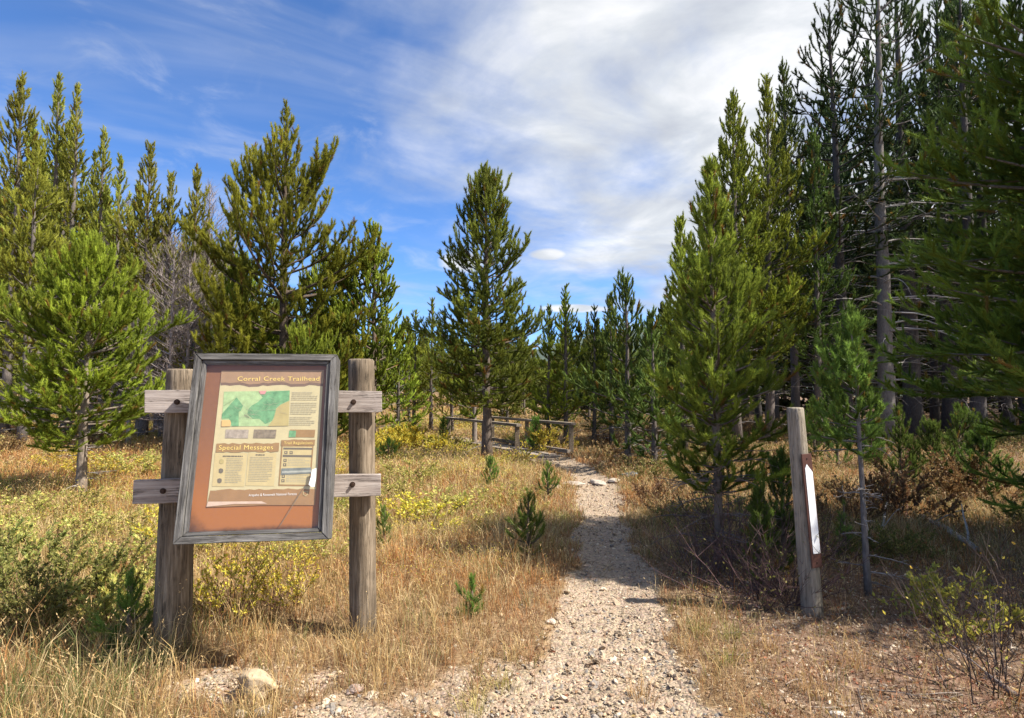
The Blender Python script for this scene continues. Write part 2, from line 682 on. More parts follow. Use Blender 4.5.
# a distant wooded ridge beyond the trees
hx = np.linspace(-420, 700, 160)
hr = []
for k, (yy, f) in enumerate([(300, -.02), (345, .35), (400, .75), (460, 1.0), (560, .9), (700, .2)]):
    zz_ = 1.0 + f * (34 + 26 * sstep(hx, -60, 160) + 22 * (fbm(hx * .012, hx * 0 + 3, 77, 4) - .5))
    hr.append(np.stack([hx, hx * 0 + yy + 30 * fbm(hx * .02, hx * 0 + k, 5), zz_], -1))
hr = np.array(hr)
ii = (np.arange(5)[:, None] * 160 + np.arange(159)[None, :]).ravel()
mh, t, out = new_mat('ridge_forest')
tcn = t.node('ShaderNodeTexCoord')
p = t.node('ShaderNodeBsdfPrincipled')
t.put(p.inputs['Base Color'], t.ramp(t.noise(tcn.outputs['Object'], .12, 8, .8), [(.35, (.02, .035, .03)), (.65, (.07, .10, .075))]))
p.inputs['Roughness'].default_value = 1
t.l.new(p.outputs[0], out.inputs[0])
o = build('hills', hr.reshape(-1, 3), np.stack([ii, ii + 1, ii + 161, ii + 160], -1), None, mh, None, None, True)
tag(o, kind='structure')


# ------------------------------------------------------------------ conifers
def path3(p0, az, el0, el1, L, n, rng, wob=.06):
    """a limb as a polyline: starts at elevation el0, ends at el1"""
    pts = [np.array(p0, float)]
    a = az
    for i in range(n):
        t = (i + .5) / n
        el = el0 + (el1 - el0) * t ** 1.5 + rng.normal(0, wob * .5)
        a += rng.normal(0, wob)
        d = np.array([math.cos(a) * math.cos(el), math.sin(a) * math.cos(el), math.sin(el)])
        pts.append(pts[-1] + d * L / n)
    return np.array(pts)


def cores_from(segs, cols, rng, rad, k=5):
    """the solid green heart of each needle brush: a ragged spindle round the shoot"""
    A = segs[:, 0]
    B = segs[:, 1]
    D = B - A
    L = np.linalg.norm(D, axis=1)[:, None] + 1e-9
    d = D / L
    ref = np.where(np.abs(d[:, 2:3]) < .8, np.array([[0., 0, 1]]), np.array([[1., 0, 0]]))
    a = np.cross(d, ref)
    a /= np.linalg.norm(a, axis=1)[:, None]
    b = np.cross(d, a)
    N = len(segs)
    V = np.empty((N, 3 * k + 1, 3))
    for ri, (t, q) in enumerate(((.02, .55), (.5, 1.0), (.95, .8))):
        for j in range(k):
            th = 2 * math.pi * j / k + ri * .6
            r = rad * q * rng.uniform(.55, 1.35, (N, 1))
            V[:, ri * k + j] = A + D * (t + rng.uniform(-.08, .08, (N, 1))) + (a * math.cos(th) + b * math.sin(th)) * r
    V[:, 3 * k] = B + d * rad * .9
    T = []
    for ri in range(2):
        for j in range(k):
            p, q, u, w = ri * k + j, ri * k + (j + 1) % k, ri * k + k + (j + 1) % k, ri * k + k + j
            T += [(p, q, u), (p, u, w)]
    for j in range(k):
        T.append((2 * k + j, 2 * k + (j + 1) % k, 3 * k))
    T = (np.arange(N) * (3 * k + 1))[:, None, None] + np.array(T)[None]
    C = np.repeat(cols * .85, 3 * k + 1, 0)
    return V.reshape(-1, 3), T.reshape(-1, 3), C


def needles_from(segs, cols, rng, length, width, dens, spread=(.55, 1.15), minn=5):
    """segs (N,2,3) -> needle triangles"""
    A = segs[:, 0]
    B = segs[:, 1]
    D = B - A
    L = np.linalg.norm(D, axis=1)
    n = np.maximum(minn, (L * dens).astype(int))
    idx = np.repeat(np.arange(len(segs)), n)
    N = len(idx)
    t = rng.random(N)
    base = A[idx] + D[idx] * t[:, None]
    d = D[idx] / (L[idx][:, None] + 1e-9)
    r = rng.normal(size=(N, 3))
    r -= (r * d).sum(1)[:, None] * d
    r /= np.linalg.norm(r, axis=1)[:, None] + 1e-9
    th = rng.uniform(spread[0], spread[1], N) * (1 - .45 * t)
    nd = d * np.cos(th)[:, None] + r * np.sin(th)[:, None]
    nd[:, 2] += .12
    nd /= np.linalg.norm(nd, axis=1)[:, None]
    side = np.cross(nd, rng.normal(size=(N, 3)))
    side /= np.linalg.norm(side, axis=1)[:, None] + 1e-9
    ln = length * rng.uniform(.7, 1.15, N)[:, None]
    w = width * .5
    V = np.empty((N, 3, 3))
    V[:, 0] = base - side * w
    V[:, 1] = base + side * w
    V[:, 2] = base + nd * ln
    c = cols[idx] * rng.uniform(.75, 1.25, N)[:, None]
    C = np.repeat(c[:, None, :], 3, 1)
    return V.reshape(-1, 3), np.arange(N * 3).reshape(-1, 3), C.reshape(-1, 3)


def conifer(seed, H, r0, cb, Rm, prof='cone', el=(.15, .9), curl=.7, wh=.28, nb=(4, 6), bs=.16, shoot=.14, nl=.055, nw=.006,
            nd=260, tone=(.075, .105, .028), tip=(.11, .15, .04), dead=0, dead_len=.8, needles=True, bark=(.20, .165, .14),
            gap=.0, lean=(0, 0), twig_r=.004, sub=True, top_el=1.1, dead_from=.04, minn=5, dead_col=(.26, .235, .22), dead_droop=-.9, fork=1.0, bare_in=.22, core=.36, ck=5, drop=1.3):
    rng = np.random.default_rng(seed)
    H = H - drop * shoot
    wood = Acc()
    deadw = Acc()
    segs = []
    scol = []
    nT = 14
    zs = np.linspace(0, H, nT)
    wob = np.cumsum(rng.normal(0, .012 * H / nT * 2, (nT, 2)), 0)
    tp = np.stack([wob[:, 0] + lean[0] * zs, wob[:, 1] + lean[1] * zs, zs], -1)
    tp[0] = (0, 0, -.12)
    tr = r0 * ((1 - zs / H) ** .85) + .006 + r0 * .35 * np.exp(-zs / (.12 + H * .012))
    wood.tube(tp, tr, 10, bark)

    def trunk(z):
        return np.array([np.interp(z, zs, tp[:, 0]), np.interp(z, zs, tp[:, 1]), z])
    z0 = cb * H
    z = z0
    az0 = rng.random() * 6.28
    bvar = np.array(bark)
    asym = rng.uniform(0, .30)
    asa = rng.random() * 6.28
    while z < H * .985:
        u = (z - z0) / (H - z0)
        wv = rng.uniform(.72, 1.18)
        if prof == 'cone':
            pr = min(1, .45 + u * 4) * (1 - u) ** .75 + .05
        elif prof == 'column':
            pr = min(1, .35 + u * 3) * (1 - u ** 2.2) ** .9 * (1 - .25 * u) + .05
        elif prof == 'open':
            pr = (min(1, .8 + u) * (1 - u) ** .72 + .04) * (1 - .50 * float(sstep(u, .66, .80)))
        else:
            pr = min(1, .5 + u * 2.6) * (1 - u) ** .55 + .04
        nbr = rng.integers(nb[0], nb[1] + 1)
        az0 += rng.random() * 2
        for b in range(nbr):
            if rng.random() < gap:
                continue
            az = az0 + b * 6.283 / nbr + rng.normal(0, .25)
            L = Rm * pr * rng.uniform(.62, 1.18) * wv * (1 + asym * math.cos(az - asa))
            if L < .05:
                continue
            e0 = el[0] + (top_el - el[0]) * u ** 1.6 + rng.normal(0, .1)
            e1 = min(1.45, e0 + curl * (.7 + .6 * rng.random()))
            zb = z + rng.uniform(-.5, .5) * wh * .5
            n = max(4, int(L / .35) + 3)
            P = path3(trunk(min(zb, H * .99)), az, e0, e1, L, n, rng)
            rb = (.005 + .011 * L) * fork
            wood.tube(P, np.linspace(rb, twig_r * .9, n + 1), 4 if L < 1.5 else 5, bvar * rng.uniform(.7, 1.1), cap=False)
            br = rng.uniform(.72, 1.28)
            side = 1
            s = bare_in + rng.random() * .1 if L > .5 else .12
            while s < 1:
                k = s * n
                i = min(int(k), n - 1)
                p = P[i] + (P[i + 1] - P[i]) * (k - i)
                dv = P[i + 1] - P[i]
                a = math.atan2(dv[1], dv[0]) + side * rng.uniform(.5, 1.0)
                e = math.asin(np.clip(dv[2] / np.linalg.norm(dv), -1, 1)) + rng.normal(.12, .22)
                l2 = (1 - s) * L * .55 * rng.uniform(.6, 1.2) + shoot * .8
                m = max(1, int(l2 / shoot))
                q = path3(p, a, e, min(1.25, e + .50), l2, m, rng, .12)
                if m > 1:
                    wood.tube(q, np.linspace(twig_r * 1.3, twig_r * .6, m + 1), 3, bvar * .8, cap=False)
                for j in range(m):
                    segs.append((q[j], q[j + 1]))
                    f = (j + 1) / m
                    scol.append((f, br))
                    for sg_ in ((-1, 1, 0) if sub and m > 1 else ()):
                        if rng.random() > (.80 if sg_ else .5):
                            continue
                        dd = q[j + 1] - q[j]
                        a2 = math.atan2(dd[1], dd[0]) + sg_ * rng.uniform(.5, 1.1)
                        e2 = math.asin(np.clip(dd[2] / np.linalg.norm(dd), -1, 1)) + (rng.uniform(-.15, .55) if sg_ else rng.uniform(.5, 1.1))
                        l3 = shoot * rng.uniform(.55, 1.3)
                        segs.append((q[j + 1], q[j + 1] + l3 * np.array([math.cos(a2) * math.cos(e2), math.sin(a2) * math.cos(e2), math.sin(e2)])))
                        scol.append((f, br))
                side = -side
                s += bs / max(L, .2) * rng.uniform(.7, 1.3)
            st = max(1, int(n * .6))
            for i in range(st, n):
                segs.append((P[i], P[i + 1]))
                scol.append(((i + 1) / n, br))
        z += wh * rng.uniform(.75, 1.25) * (1 - .45 * u)
    # leader
    k = max(3, int(H * .14 / shoot / 1.5))
    for i in range(k):
        a_ = H * (.9 + .1 * i / k)
        segs.append((trunk(a_), trunk(min(H * (.9 + .1 * (i + 1) / k), H)) + np.array([0, 0, .02])))
        scol.append((1, 1.1))
    # dead lower branches
    if dead:
        for i in range(dead):
            zd = rng.uniform(dead_from, cb + .12) * H
            L = dead_len * rng.uniform(.35, 1.1)
            P = path3(trunk(zd), rng.random() * 6.28, rng.uniform(-.1, .35), rng.uniform(dead_droop, .3), L, 6, rng, .12)
            cc = np.array(dead_col) * rng.uniform(.6, 1.3)
            deadw.tube(P, np.linspace(.004 + .009 * L, .0022, 7), 4, cc, cap=False)
            for j in range(rng.integers(3, 8)):
                kk = rng.integers(1, 6)
                q = path3(P[kk], rng.random() * 6.28, rng.uniform(-.4, .5), rng.uniform(-.6, .6), L * rng.uniform(.15, .5), 4, rng, .25)
                deadw.tube(q, np.linspace(.0035, .0015, 5), 3, cc * rng.uniform(.8, 1.2), cap=False)
    res = {'wood': wood, 'dead': deadw if deadw.n else None, 'H': H + drop * shoot}
    if needles:
        sg = np.array(segs)
        sc = np.array(scol)
        tone = np.array(tone)
        tip = np.array(tip)
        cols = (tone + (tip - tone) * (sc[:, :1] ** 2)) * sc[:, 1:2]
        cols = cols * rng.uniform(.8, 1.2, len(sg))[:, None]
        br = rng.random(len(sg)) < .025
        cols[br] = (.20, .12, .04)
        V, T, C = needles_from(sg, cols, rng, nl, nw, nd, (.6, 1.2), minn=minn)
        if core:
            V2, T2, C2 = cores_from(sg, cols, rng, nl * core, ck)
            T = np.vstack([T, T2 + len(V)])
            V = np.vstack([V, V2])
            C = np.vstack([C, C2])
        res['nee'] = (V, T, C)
    else:
        res['segs'] = np.array(segs)
    return res


def plant_tree(res, loc, label, cat='tree', group=None, name='pine_tree', rz=0, sc=1.0):
    root = empty(name, loc, rz, sc)
    tag(root, label, cat, group)
    res['wood'].obj('trunk', M_BARK, root, True)
    if 'nee' in res:
        V, T, C = res['nee']
        build('crown', V, None, T, M_NEEDLE, C, root)
    if res['dead'] is not None:
        res['dead'].obj('dead_branches', M_TWIG, root)
    return root


# --- the trees one can point at
def at_base(px, py):
    p = ground(px, py)
    return (p.x, p.y, p.z)


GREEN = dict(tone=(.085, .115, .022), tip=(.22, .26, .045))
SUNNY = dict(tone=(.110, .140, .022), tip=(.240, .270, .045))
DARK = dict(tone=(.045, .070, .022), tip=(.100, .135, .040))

def H_from(px, pyb, pyt):
    p = ground(px, pyb)
    return at(px, pyt, p.y).z - p.z


# young pine far left
h = H_from(80, 495, 243)
plant_tree(conifer(11, h, .075, .20, 1.75, 'dome', el=(-.05, .9), curl=.55, wh=.18, nb=(5, 7), bs=.13, shoot=.12, nl=.060, nw=.006, nd=420, core=.24,
                   dead=14, dead_len=.5, bark=(.22, .18, .145), gap=.0, **SUNNY), at_base(80, 496),
           'bright green young pine with round crown and pale bare stem, alone in the left meadow', name='pine_tree')
# big open pine behind the sign
h = H_from(280, 447, 88)
plant_tree(conifer(27, h, .17, .05, 4.4, 'open', el=(.0, .50), curl=1.0, wh=.50, nb=(4, 5), bs=.20, shoot=.17, nl=.105, nw=.0085, nd=330, core=.20, drop=2.8,
                   dead=8, dead_len=1.4, bark=(.10, .075, .058), bare_in=.20, tone=(.105, .120, .022), tip=(.25, .26, .042), fork=1.2), at_base(280, 447),
           'big wide pine with upswept spreading limbs rising right behind the sign board', name='pine_tree')
# its right hand neighbour
h = H_from(372, 444, 224)
plant_tree(conifer(23, h, .12, .10, 2.0, 'dome', el=(.05, .8), curl=.7, wh=.40, nb=(4, 6), bs=.24, shoot=.20, nl=.09, nw=.011, nd=130,
                   dead=10, dead_len=1.0, bark=(.15, .11, .085), **GREEN), at_base(372, 445),
           'medium dark green pine above the right sign post, beside the big wide pine', name='pine_tree')
# centre pine at the bridge
h = H_from(487, 459, 168)
plant_tree(conifer(37, h, .125, .19, 2.15, 'dome', el=(-.05, .85), curl=.6, wh=.27, nb=(5, 7), bs=.15, shoot=.15, nl=.078, nw=.0075, nd=330, core=.22,
                   dead=8, dead_len=.8, bark=(.125, .098, .08), tone=(.072, .098, .024), tip=(.175, .205, .045)), at_base(487, 460),
           'full conical pine with a thick bare lower trunk standing in front of the footbridge', name='pine_tree')
h = H_from(474, 449, 300)
plant_tree(conifer(38, h, .08, .22, 1.0, 'cone', wh=.30, nb=(4, 5), bs=.2, shoot=.17, nl=.08, nw=.010, nd=130, **GREEN), at_base(474, 449),
           'slim pine whose thin dark trunk stands just left of the thick trunk by the footbridge', name='pine_tree')
# right: young pine beside the trail
h = H_from(720, 566, 150)
plant_tree(conifer(45, h, .038, .17, .93, 'cone', el=(.15, .95), curl=.5, wh=.15, nb=(4, 6), bs=.12, shoot=.10, nl=.050, nw=.0034, nd=850, core=.18,
                   dead=46, dead_len=.62, bark=(.165, .13, .11), dead_col=(.17, .14, .125), tone=(.075, .115, .026), tip=(.22, .28, .055), dead_from=.02), at_base(720, 567),
           'tall slender young pine with thin grey trunk, nearest to the right edge of the trail', name='pine_tree')
h = H_from(866, 595, 306)
plant_tree(conifer(46, h, .021, .50, .40, 'dome', el=(.2, .9), curl=.7, wh=.13, nb=(4, 6), bs=.075, shoot=.085, nl=.046, nw=.0034, nd=750, core=.22,
                   dead=18, dead_len=.35, bark=(.17, .15, .14), tone=(.06, .095, .028), tip=(.14, .19, .05), lean=(-.02, 0)), at_base(869, 595),
           'small pine with tufted crown on a thin bare stem right of the marker post', name='pine_tree')
# right edge, close
plant_tree(conifer(51, 9.0, .12, .02, 2.8, 'column', el=(-.42, .6), curl=.50, wh=.19, nb=(7, 9), bs=.15, shoot=.14, nl=.056, nw=.0034, nd=620, core=.2,
                   dead=16, dead_len=1.3, bark=(.17, .15, .14), tone=(.065, .105, .024), tip=(.17, .22, .045)), (6.7, 5.5, gz(6.7, 5.5)),
           'large close pine on the right picture edge, only its boughs in view', name='pine_tree')

# mid trees, each its own crown
mids = [
    (414, 431, 304, 1.0, .10, SUNNY, 'light green slim pine left of the full conical pine by the footbridge'),
    (431, 429, 292, 1.0, .12, SUNNY, 'light green slim pine touching the left boughs of the full conical pine'),
    (452, 432, 318, 1.0, .08, SUNNY, 'light green pine right behind the left boughs of the full conical pine'),
    (328, 446, 238, 2.0, .06, SUNNY, 'full yellow green pine between the big wide pine and the right sign post'),
    (232, 446, 262, 1.9, .05, SUNNY, 'full yellow green pine hugging the left side of the big wide pine'),
    (398, 441, 320, 1.3, .08, SUNNY, 'light green young pine just right of the right sign post, at the wood edge'),
    (300, 452, 330, 1.9, .03, GREEN, 'low bushy pine directly behind the top edge of the sign board'),
    (240, 440, 250, 2.0, .05, SUNNY, 'yellow green pine deep behind the left limbs of the big wide pine'),  # px, base, top, Rm, cb, tone, label
    (565, 452, 278, 1.15, .12, GREEN, 'pointed narrow pine directly behind the right rail of the footbridge'),
    (548, 450, 300, 1.0, .1, GREEN, 'short bushy pine left of the pointed narrow pine, above the footbridge rails'),
    (594, 450, 300, .95, .12, DARK, 'thin dark pine just right of the pointed pine behind the footbridge end'),
    (628, 466, 268, 1.1, .10, DARK, 'dense dark pine at the right bend of the trail beyond the stones'),
    (612, 452, 285, 1.0, .14, GREEN, 'narrow pine tucked behind the dense dark pine at the trail bend'),
    (655, 470, 300, .9, .08, DARK, 'low dark pine between the trail bend and the slender young pine'),
    (684, 458, 208, 1.5, .08, GREEN, 'pine with a leaning tip at the upper left of the slender young pine'),
    (738, 448, 84, 2.1, .18, GREEN, 'tall pointed pine rising over the tip of the slender young pine'),
    (771, 446, 68, 2.0, .22, GREEN, 'tall spire pine right of the tall pointed pine, dark twin stem below'),
    (794, 443, 52, 2.0, .25, DARK, 'tallest spire pine standing against the left side of the dark wood'),
    (820, 447, 120, 1.5, .2, DARK, 'dark pine with drooping boughs filling the gap left of the pale thick trunk'),
]
for i, (px, pb, pt, rm, cb, tn, lab) in enumerate(mids):
    h = H_from(px, pb, pt)
    plant_tree(conifer(60 + i, h, .03 + h * .009, cb, rm, 'cone' if i not in (3, 4, 6, 7, 11, 13) else 'dome', el=(.05, .85), curl=.7, wh=.34, nb=(4, 6), bs=.24,
                       shoot=.20, nl=.09, nw=.011, nd=160, core=.24, dead=10, dead_len=.8, bark=(.12, .10, .09), gap=.06, **tn), at_base(px, pb), lab, name='pine_tree')

# tall old pines of the dark wood (right)
talls = [
    (887, 446, 17.5, .25, (.155, .14, .13), 'tall old pine with the palest grey trunk and dead arching lower branches'),
    (915, 441, 18.5, .32, (.075, .065, .06), 'tall old pine with thick dark brown trunk just right of the pale trunk'),
    (850, 444, 16.0, .20, (.07, .06, .055), 'tall old pine with dark slim trunk left of the pale trunk'),
    (950, 438, 17.5, .27, (.075, .065, .06), 'tall old pine with dark trunk right of the thick brown trunk'),
    (980, 446, 16.5, .24, (.07, .062, .06), 'tall old pine half hidden by the close boughs at the right picture edge'),
]
for i, (px, pb, h, r0, bk, lab) in enumerate(talls):
    plant_tree(conifer(90 + i, h, r0, (.36, .34, .26, .3, .26)[i], 3.0, 'column', el=(-.2, .5), curl=.65, wh=.60, nb=(3, 4), bs=.48, shoot=.24, nl=.11, nw=.013, nd=150, core=.22,
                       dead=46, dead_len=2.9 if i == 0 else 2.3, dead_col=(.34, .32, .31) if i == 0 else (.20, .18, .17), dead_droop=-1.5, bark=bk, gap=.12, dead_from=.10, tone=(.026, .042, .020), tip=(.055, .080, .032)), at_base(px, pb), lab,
               name='lodgepole_pine')

# left wood, front row
lefts = [
    (4, 436, 62, 1.7, .22, 'tall pine cut by the left picture edge, leftmost tree of the wood'),
    (44, 434, 66, 1.6, .20, 'tall pine with a ragged pointed top, second from the left picture edge'),
    (66, 437, 76, 1.5, .18, 'tall pine whose thin tip stands just right of the ragged pointed top'),
    (22, 446, 130, 1.7, .10, 'yellowish pine filling the space below the two tallest left tops'),
    (92, 438, 118, 1.5, .20, 'pine on the right flank of the tallest left group, stepping down to the gap'),
    (116, 440, 150, 1.25, .22, 'slim pine just left of the twin topped pine in the left wood'),
    (142, 441, 137, 1.7, .15, 'dense twin looking pine with the highest top right of the left gap'),
    (163, 440, 165, 1.4, .20, 'narrow pine close to the right of the dense pine in the left wood'),
    (188, 441, 158, 1.5, .18, 'light green pine last in the left wood before the big wide pine'),
    (224, 440, 205, 1.3, .15, 'pale green pine peeping out left of the big wide pine'),
]
for i, (px, pb, pt, rm, cb, lab) in enumerate(lefts):
    h = H_from(px, pb, pt)
    plant_tree(conifer(120 + i, h, .04 + h * .009, cb, rm, 'cone' if i % 3 else 'column', el=(.0, .8), curl=.75, wh=.40, nb=(4, 6), bs=.27, shoot=.23,
                       nl=.10, nw=.013, nd=150, core=.24, dead=26, dead_len=1.5, bark=(.14, .12, .11), gap=.16, tone=(.115, .125, .024), tip=(.27, .275, .060)),
               at_base(px, pb), lab, name='pine_tree')

# --- bare dead trees between
def bare(seed, h, rm):
    r = conifer(seed, h, .03 + h * .007, .10, rm, 'column', el=(.0, .5), curl=.35, wh=.30, nb=(4, 6), bs=.22, shoot=.30, needles=False, bark=(.25, .215, .205),
                gap=.1, twig_r=.006, sub=True)
    segs = r['segs']
    rng = np.random.default_rng(seed)
    V, T, C = needles_from(segs, np.tile(np.array([[.25, .21, .20]]), (len(segs), 1)), rng, .30, .011, 9, (.3, .9), 2)
    r['twigs'] = (V, T, C)
    return r


bares = [(168, 460, 225, 'leafless purple grey tree with dense twigs, nearest to the lone young pine'),
         (184, 458, 250, 'leafless purple grey tree with dense twigs above the left sign post top'),
         (128, 446, 300, 'low dense grey thicket tree right of the trunk of the lone young pine'),
(98, 436, 230, 'leafless grey tree right behind the crown of the lone young pine in the left meadow'),
         (136, 438, 260, 'low leafless grey tree between the lone young pine and the sign'),
         (190, 442, 300, 'short bushy leafless tree right above the left end of the upper cross board'),
(118, 437, 190, 'leafless grey tree in the gap between the two left pine groups'),
         (156, 436, 205, 'leafless grey tree at the foot of the left wood, left of the sign'),
         (176, 440, 250, 'short leafless grey tree close behind the left sign post'),
         (205, 437, 175, 'tall leafless grey tree rising just left of the big wide pine'),
         (228, 434, 195, 'leafless purplish tree mixed into the left side of the big wide pine')]
for i, (px, pb, pt, lab) in enumerate(bares):
    h = H_from(px, pb, pt)
    r = bare(200 + i, h, 1.7)
    root = plant_tree(r, at_base(px, pb), lab, name='dead_tree')
    V, T, C = r['twigs']
    build('twigs', V, None, T, M_TWIG, C, root)

# --- background forest: a few grown trees copied one by one
protos = {'tall': [], 'short': [], 'dark': []}
for i in range(5):
    protos['tall'].append(conifer(300 + i, 14, .15, .14, 2.1, 'column', el=(-.05, .6), curl=.6, wh=.50, nb=(4, 5), bs=.36, shoot=.28, nl=.13, nw=.024, nd=45, ck=4,
                                  dead=14, dead_len=1.2, bark=(.11, .095, .085), gap=.06, tone=(.090, .102, .024), tip=(.200, .215, .050), sub=True, minn=4))
    protos['short'].append(conifer(320 + i, 7, .09, .05, 1.45, 'cone', el=(.0, .8), curl=.6, wh=.34, nb=(4, 6), bs=.28, shoot=.22, nl=.11, nw=.020, nd=55, ck=4,
                                   dead=8, dead_len=.7, bark=(.14, .12, .10), gap=.05, tone=(.075, .098, .026), tip=(.180, .205, .052), minn=4))
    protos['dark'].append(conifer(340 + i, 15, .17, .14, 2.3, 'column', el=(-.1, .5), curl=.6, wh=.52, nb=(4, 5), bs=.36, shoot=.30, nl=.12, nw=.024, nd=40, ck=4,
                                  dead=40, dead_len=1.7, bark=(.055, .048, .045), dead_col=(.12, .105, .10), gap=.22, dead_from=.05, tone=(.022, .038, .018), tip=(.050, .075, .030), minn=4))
first = {}
rng = np.random.default_rng(7)
SKX = [-300, 0, 60, 90, 130, 190, 235, 300, 400, 450, 540, 565, 620, 650, 680, 710, 740, 790, 820, 900, 1024, 1400]
SKY_ = [60, 85, 95, 135, 165, 190, 250, 285, 295, 310, 312, 300, 300, 300, 250, 175, 120, 100, 60, -60, -100, -100]
placed = []
named = [(o.location.x, o.location.y) for o in bpy.data.objects if o.type == 'EMPTY']
count = 0
LAB = {
    'left': ('tall pine in the deep rows of the left wood, behind its front edge', 'pines in the deep rows of the left wood'),
    'mid': ('small distant pine on the rise behind the big wide pine and footbridge', 'distant pines on the rise behind the bridge'),
    'right': ('dark pine deep inside the shaded wood on the right', 'dark pines deep inside the right wood'),
}
tries = 0
while count < 265 and tries < 20000:
    tries += 1
    px = rng.uniform(-260, 1330)
    Yd = rng.uniform(17, 78) if px > 640 else rng.uniform(25, 80)
    if 240 < px < 640:
        Yd = rng.uniform(24, 75)
    x = (px - 512) / F * Yd
    if path_dist(np.array([x]), np.array([Yd]))[0] < 1.0:
        continue
    if px < 700 and x - .0 > -6 and x < 3 and Yd < 21:
        continue
    if px > 640 and Yd < 20 and x < 4.2:
        continue
    if 380 < px < 455 and Yd < 26:
        continue
    md = 1.7 if Yd < 40 else 2.2
    if any((x - a) ** 2 + (Yd - b) ** 2 < md * md for a, b in placed) or any((x - a) ** 2 + (Yd - b) ** 2 < 1.2 for a, b in named):
        continue
    yt = np.interp(px, SKX, SKY_) + rng.uniform(0, 55)
    z = gz(x, Yd)
    h = at(px, yt, Yd).z - z
    h = min(h, 21 if px > 790 else 19)
    if h < 2.5:
        continue
    zone = 'left' if px < 240 else ('mid' if px < 655 else 'right')
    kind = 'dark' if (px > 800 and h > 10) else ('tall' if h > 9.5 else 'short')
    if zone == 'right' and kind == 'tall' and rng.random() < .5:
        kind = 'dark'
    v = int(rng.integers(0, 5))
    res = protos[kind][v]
    sc = h / res['H']
    sw = sc * rng.uniform(.85, 1.2) * (1.0 if sc < 1.2 else .85)
    key = (kind, v)
    lab, grp = LAB[zone]
    if key not in first:
        o = plant_tree(res, (0, 0, 0), lab, name='lodgepole_pine')
        first[key] = o
    else:
        o = copy_tree(first[key])
    o.location = (x, Yd, z - .05)
    o.rotation_euler = (rng.normal(0, .022), rng.normal(0, .022), rng.random() * 6.28)
    o.scale = (sw, sw, sc)
    tag(o, lab, 'tree', grp)
    placed.append((x, Yd))
    count += 1

# the far wood, one mass beyond the trees one can count
rng = np.random.default_rng(99)
FV, FT, FC = [], [], []
off = 0
lite = [conifer(900 + i, 9, .10, .03, 1.9, 'column', el=(-.05, .6), curl=.5, wh=.62, nb=(4, 5), bs=.75, shoot=.45, nl=.22, nw=.05, nd=14, core=.5, ck=3,
                gap=.05, tone=(.045, .062, .022), tip=(.10, .12, .042), sub=True, minn=4)['nee'] for i in range(3)]
for k in range(330):
    Yd = rng.uniform(46, 120)
    px = rng.uniform(-150, 1200)
    x = (px - 512) / F * Yd
    z = gz(x, Yd)
    ht = (np.interp(px, SKX, SKY_) + rng.uniform(15, 70))
    h = min(17, at(px, ht, Yd).z - z)
    if h < 3:
        continue
    V, T, C = lite[k % 3]
    a_ = rng.random() * 6.28
    sc = h / 9
    sw = max(1.0, sc * .8) * rng.uniform(.9, 1.3)
    V2 = np.stack([(V[:, 0] * math.cos(a_) - V[:, 1] * math.sin(a_)) * sw + x, (V[:, 0] * math.sin(a_) + V[:, 1] * math.cos(a_)) * sw + Yd, V[:, 2] * sc + z], -1)
    FV.append(V2.astype(np.float32))
    FT.append(T + off)
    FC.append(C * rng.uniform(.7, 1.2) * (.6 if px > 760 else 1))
    off += len(V)
print('far wood tris', sum(len(t_) for t_ in FT))
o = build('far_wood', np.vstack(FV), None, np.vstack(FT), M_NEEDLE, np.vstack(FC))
tag(o, 'distant mixed green pine wood closing the view behind the nearer trees', 'woodland', kind='stuff')

#@@SAPLINGS
# ------------------------------------------------------------------ saplings
def sapling(seed, h, rm, cb=.08, tone=(.05, .085, .03), tip=(.12, .17, .05), nl=.042, nw=.0028, nd=1100, shoot=.07, wh=.14):
    return conifer(seed, h, .010 + h * .008, cb, rm, 'cone', el=(.35, .9), curl=.75, wh=wh, nb=(3, 5), bs=.13, shoot=shoot, nl=nl, nw=nw, nd=nd,
                   bark=(.16, .12, .09), tone=tone, tip=tip, sub=True, core=.12)


saps = [  # px, base, top, radius, seed, label
    (528, 560, 488, .36, 1, 'knee high dark green pine seedling in the dry grass left of the trail'),
    (472, 616, 569, .20, 2, 'tiny forked pine seedling in the grass nearest the gravel apron'),
    (490, 489, 452, .30, 3, 'pale green pine seedling in the grass below the footbridge'),
    (548, 500, 455, .22, 4, 'thin pale pine seedling next to the trail just before the bridge'),
    (128, 655, 555, .24, 5, 'dark pine seedling growing against the left side of the left sign post'),
    (384, 548, 498, .17, 6, 'slim pine seedling growing just right of the right sign post'),
    (388, 464, 436, .40, 7, 'light green young pine on the meadow above the lower right cross board'),
    (443, 446, 414, .35, 8, 'dark little pine among the yellow bushes left of the footbridge'),
    (536, 452, 415, .55, 9, 'light green young pine seen through the rails of the footbridge'),
    (760, 590, 478, .30, 10, 'dark young pine in the thicket left of the leaning marker post'),
    (784, 570, 440, .42, 11, 'bushy young pine directly behind the leaning marker post'),
    (845, 560, 492, .14, 12, 'spindly pine seedling between the marker post and the bare stemmed small pine'),
    (902, 500, 400, .50, 13, 'young pine at the foot of the thick dark trunks'),
    (935, 486, 418, .62, 15, 'young pine in the rusty undergrowth left of the close boughs'),
    (985, 500, 425, .70, 16, 'shaded young pine under the close boughs at the right picture edge'),
    (815, 462, 395, .70, 17, 'dark young pine directly above the leaning marker post, at the wood edge'),
    (872, 468, 412, .60, 18, 'low dark young pine at the foot of the pale grey trunk'),
    (960, 466, 400, .75, 19, 'dark young pine before the rightmost thick trunks'),
    (838, 470, 372, .75, 14, 'bushy young pine below the dark wood, right of the marker post top'),
]
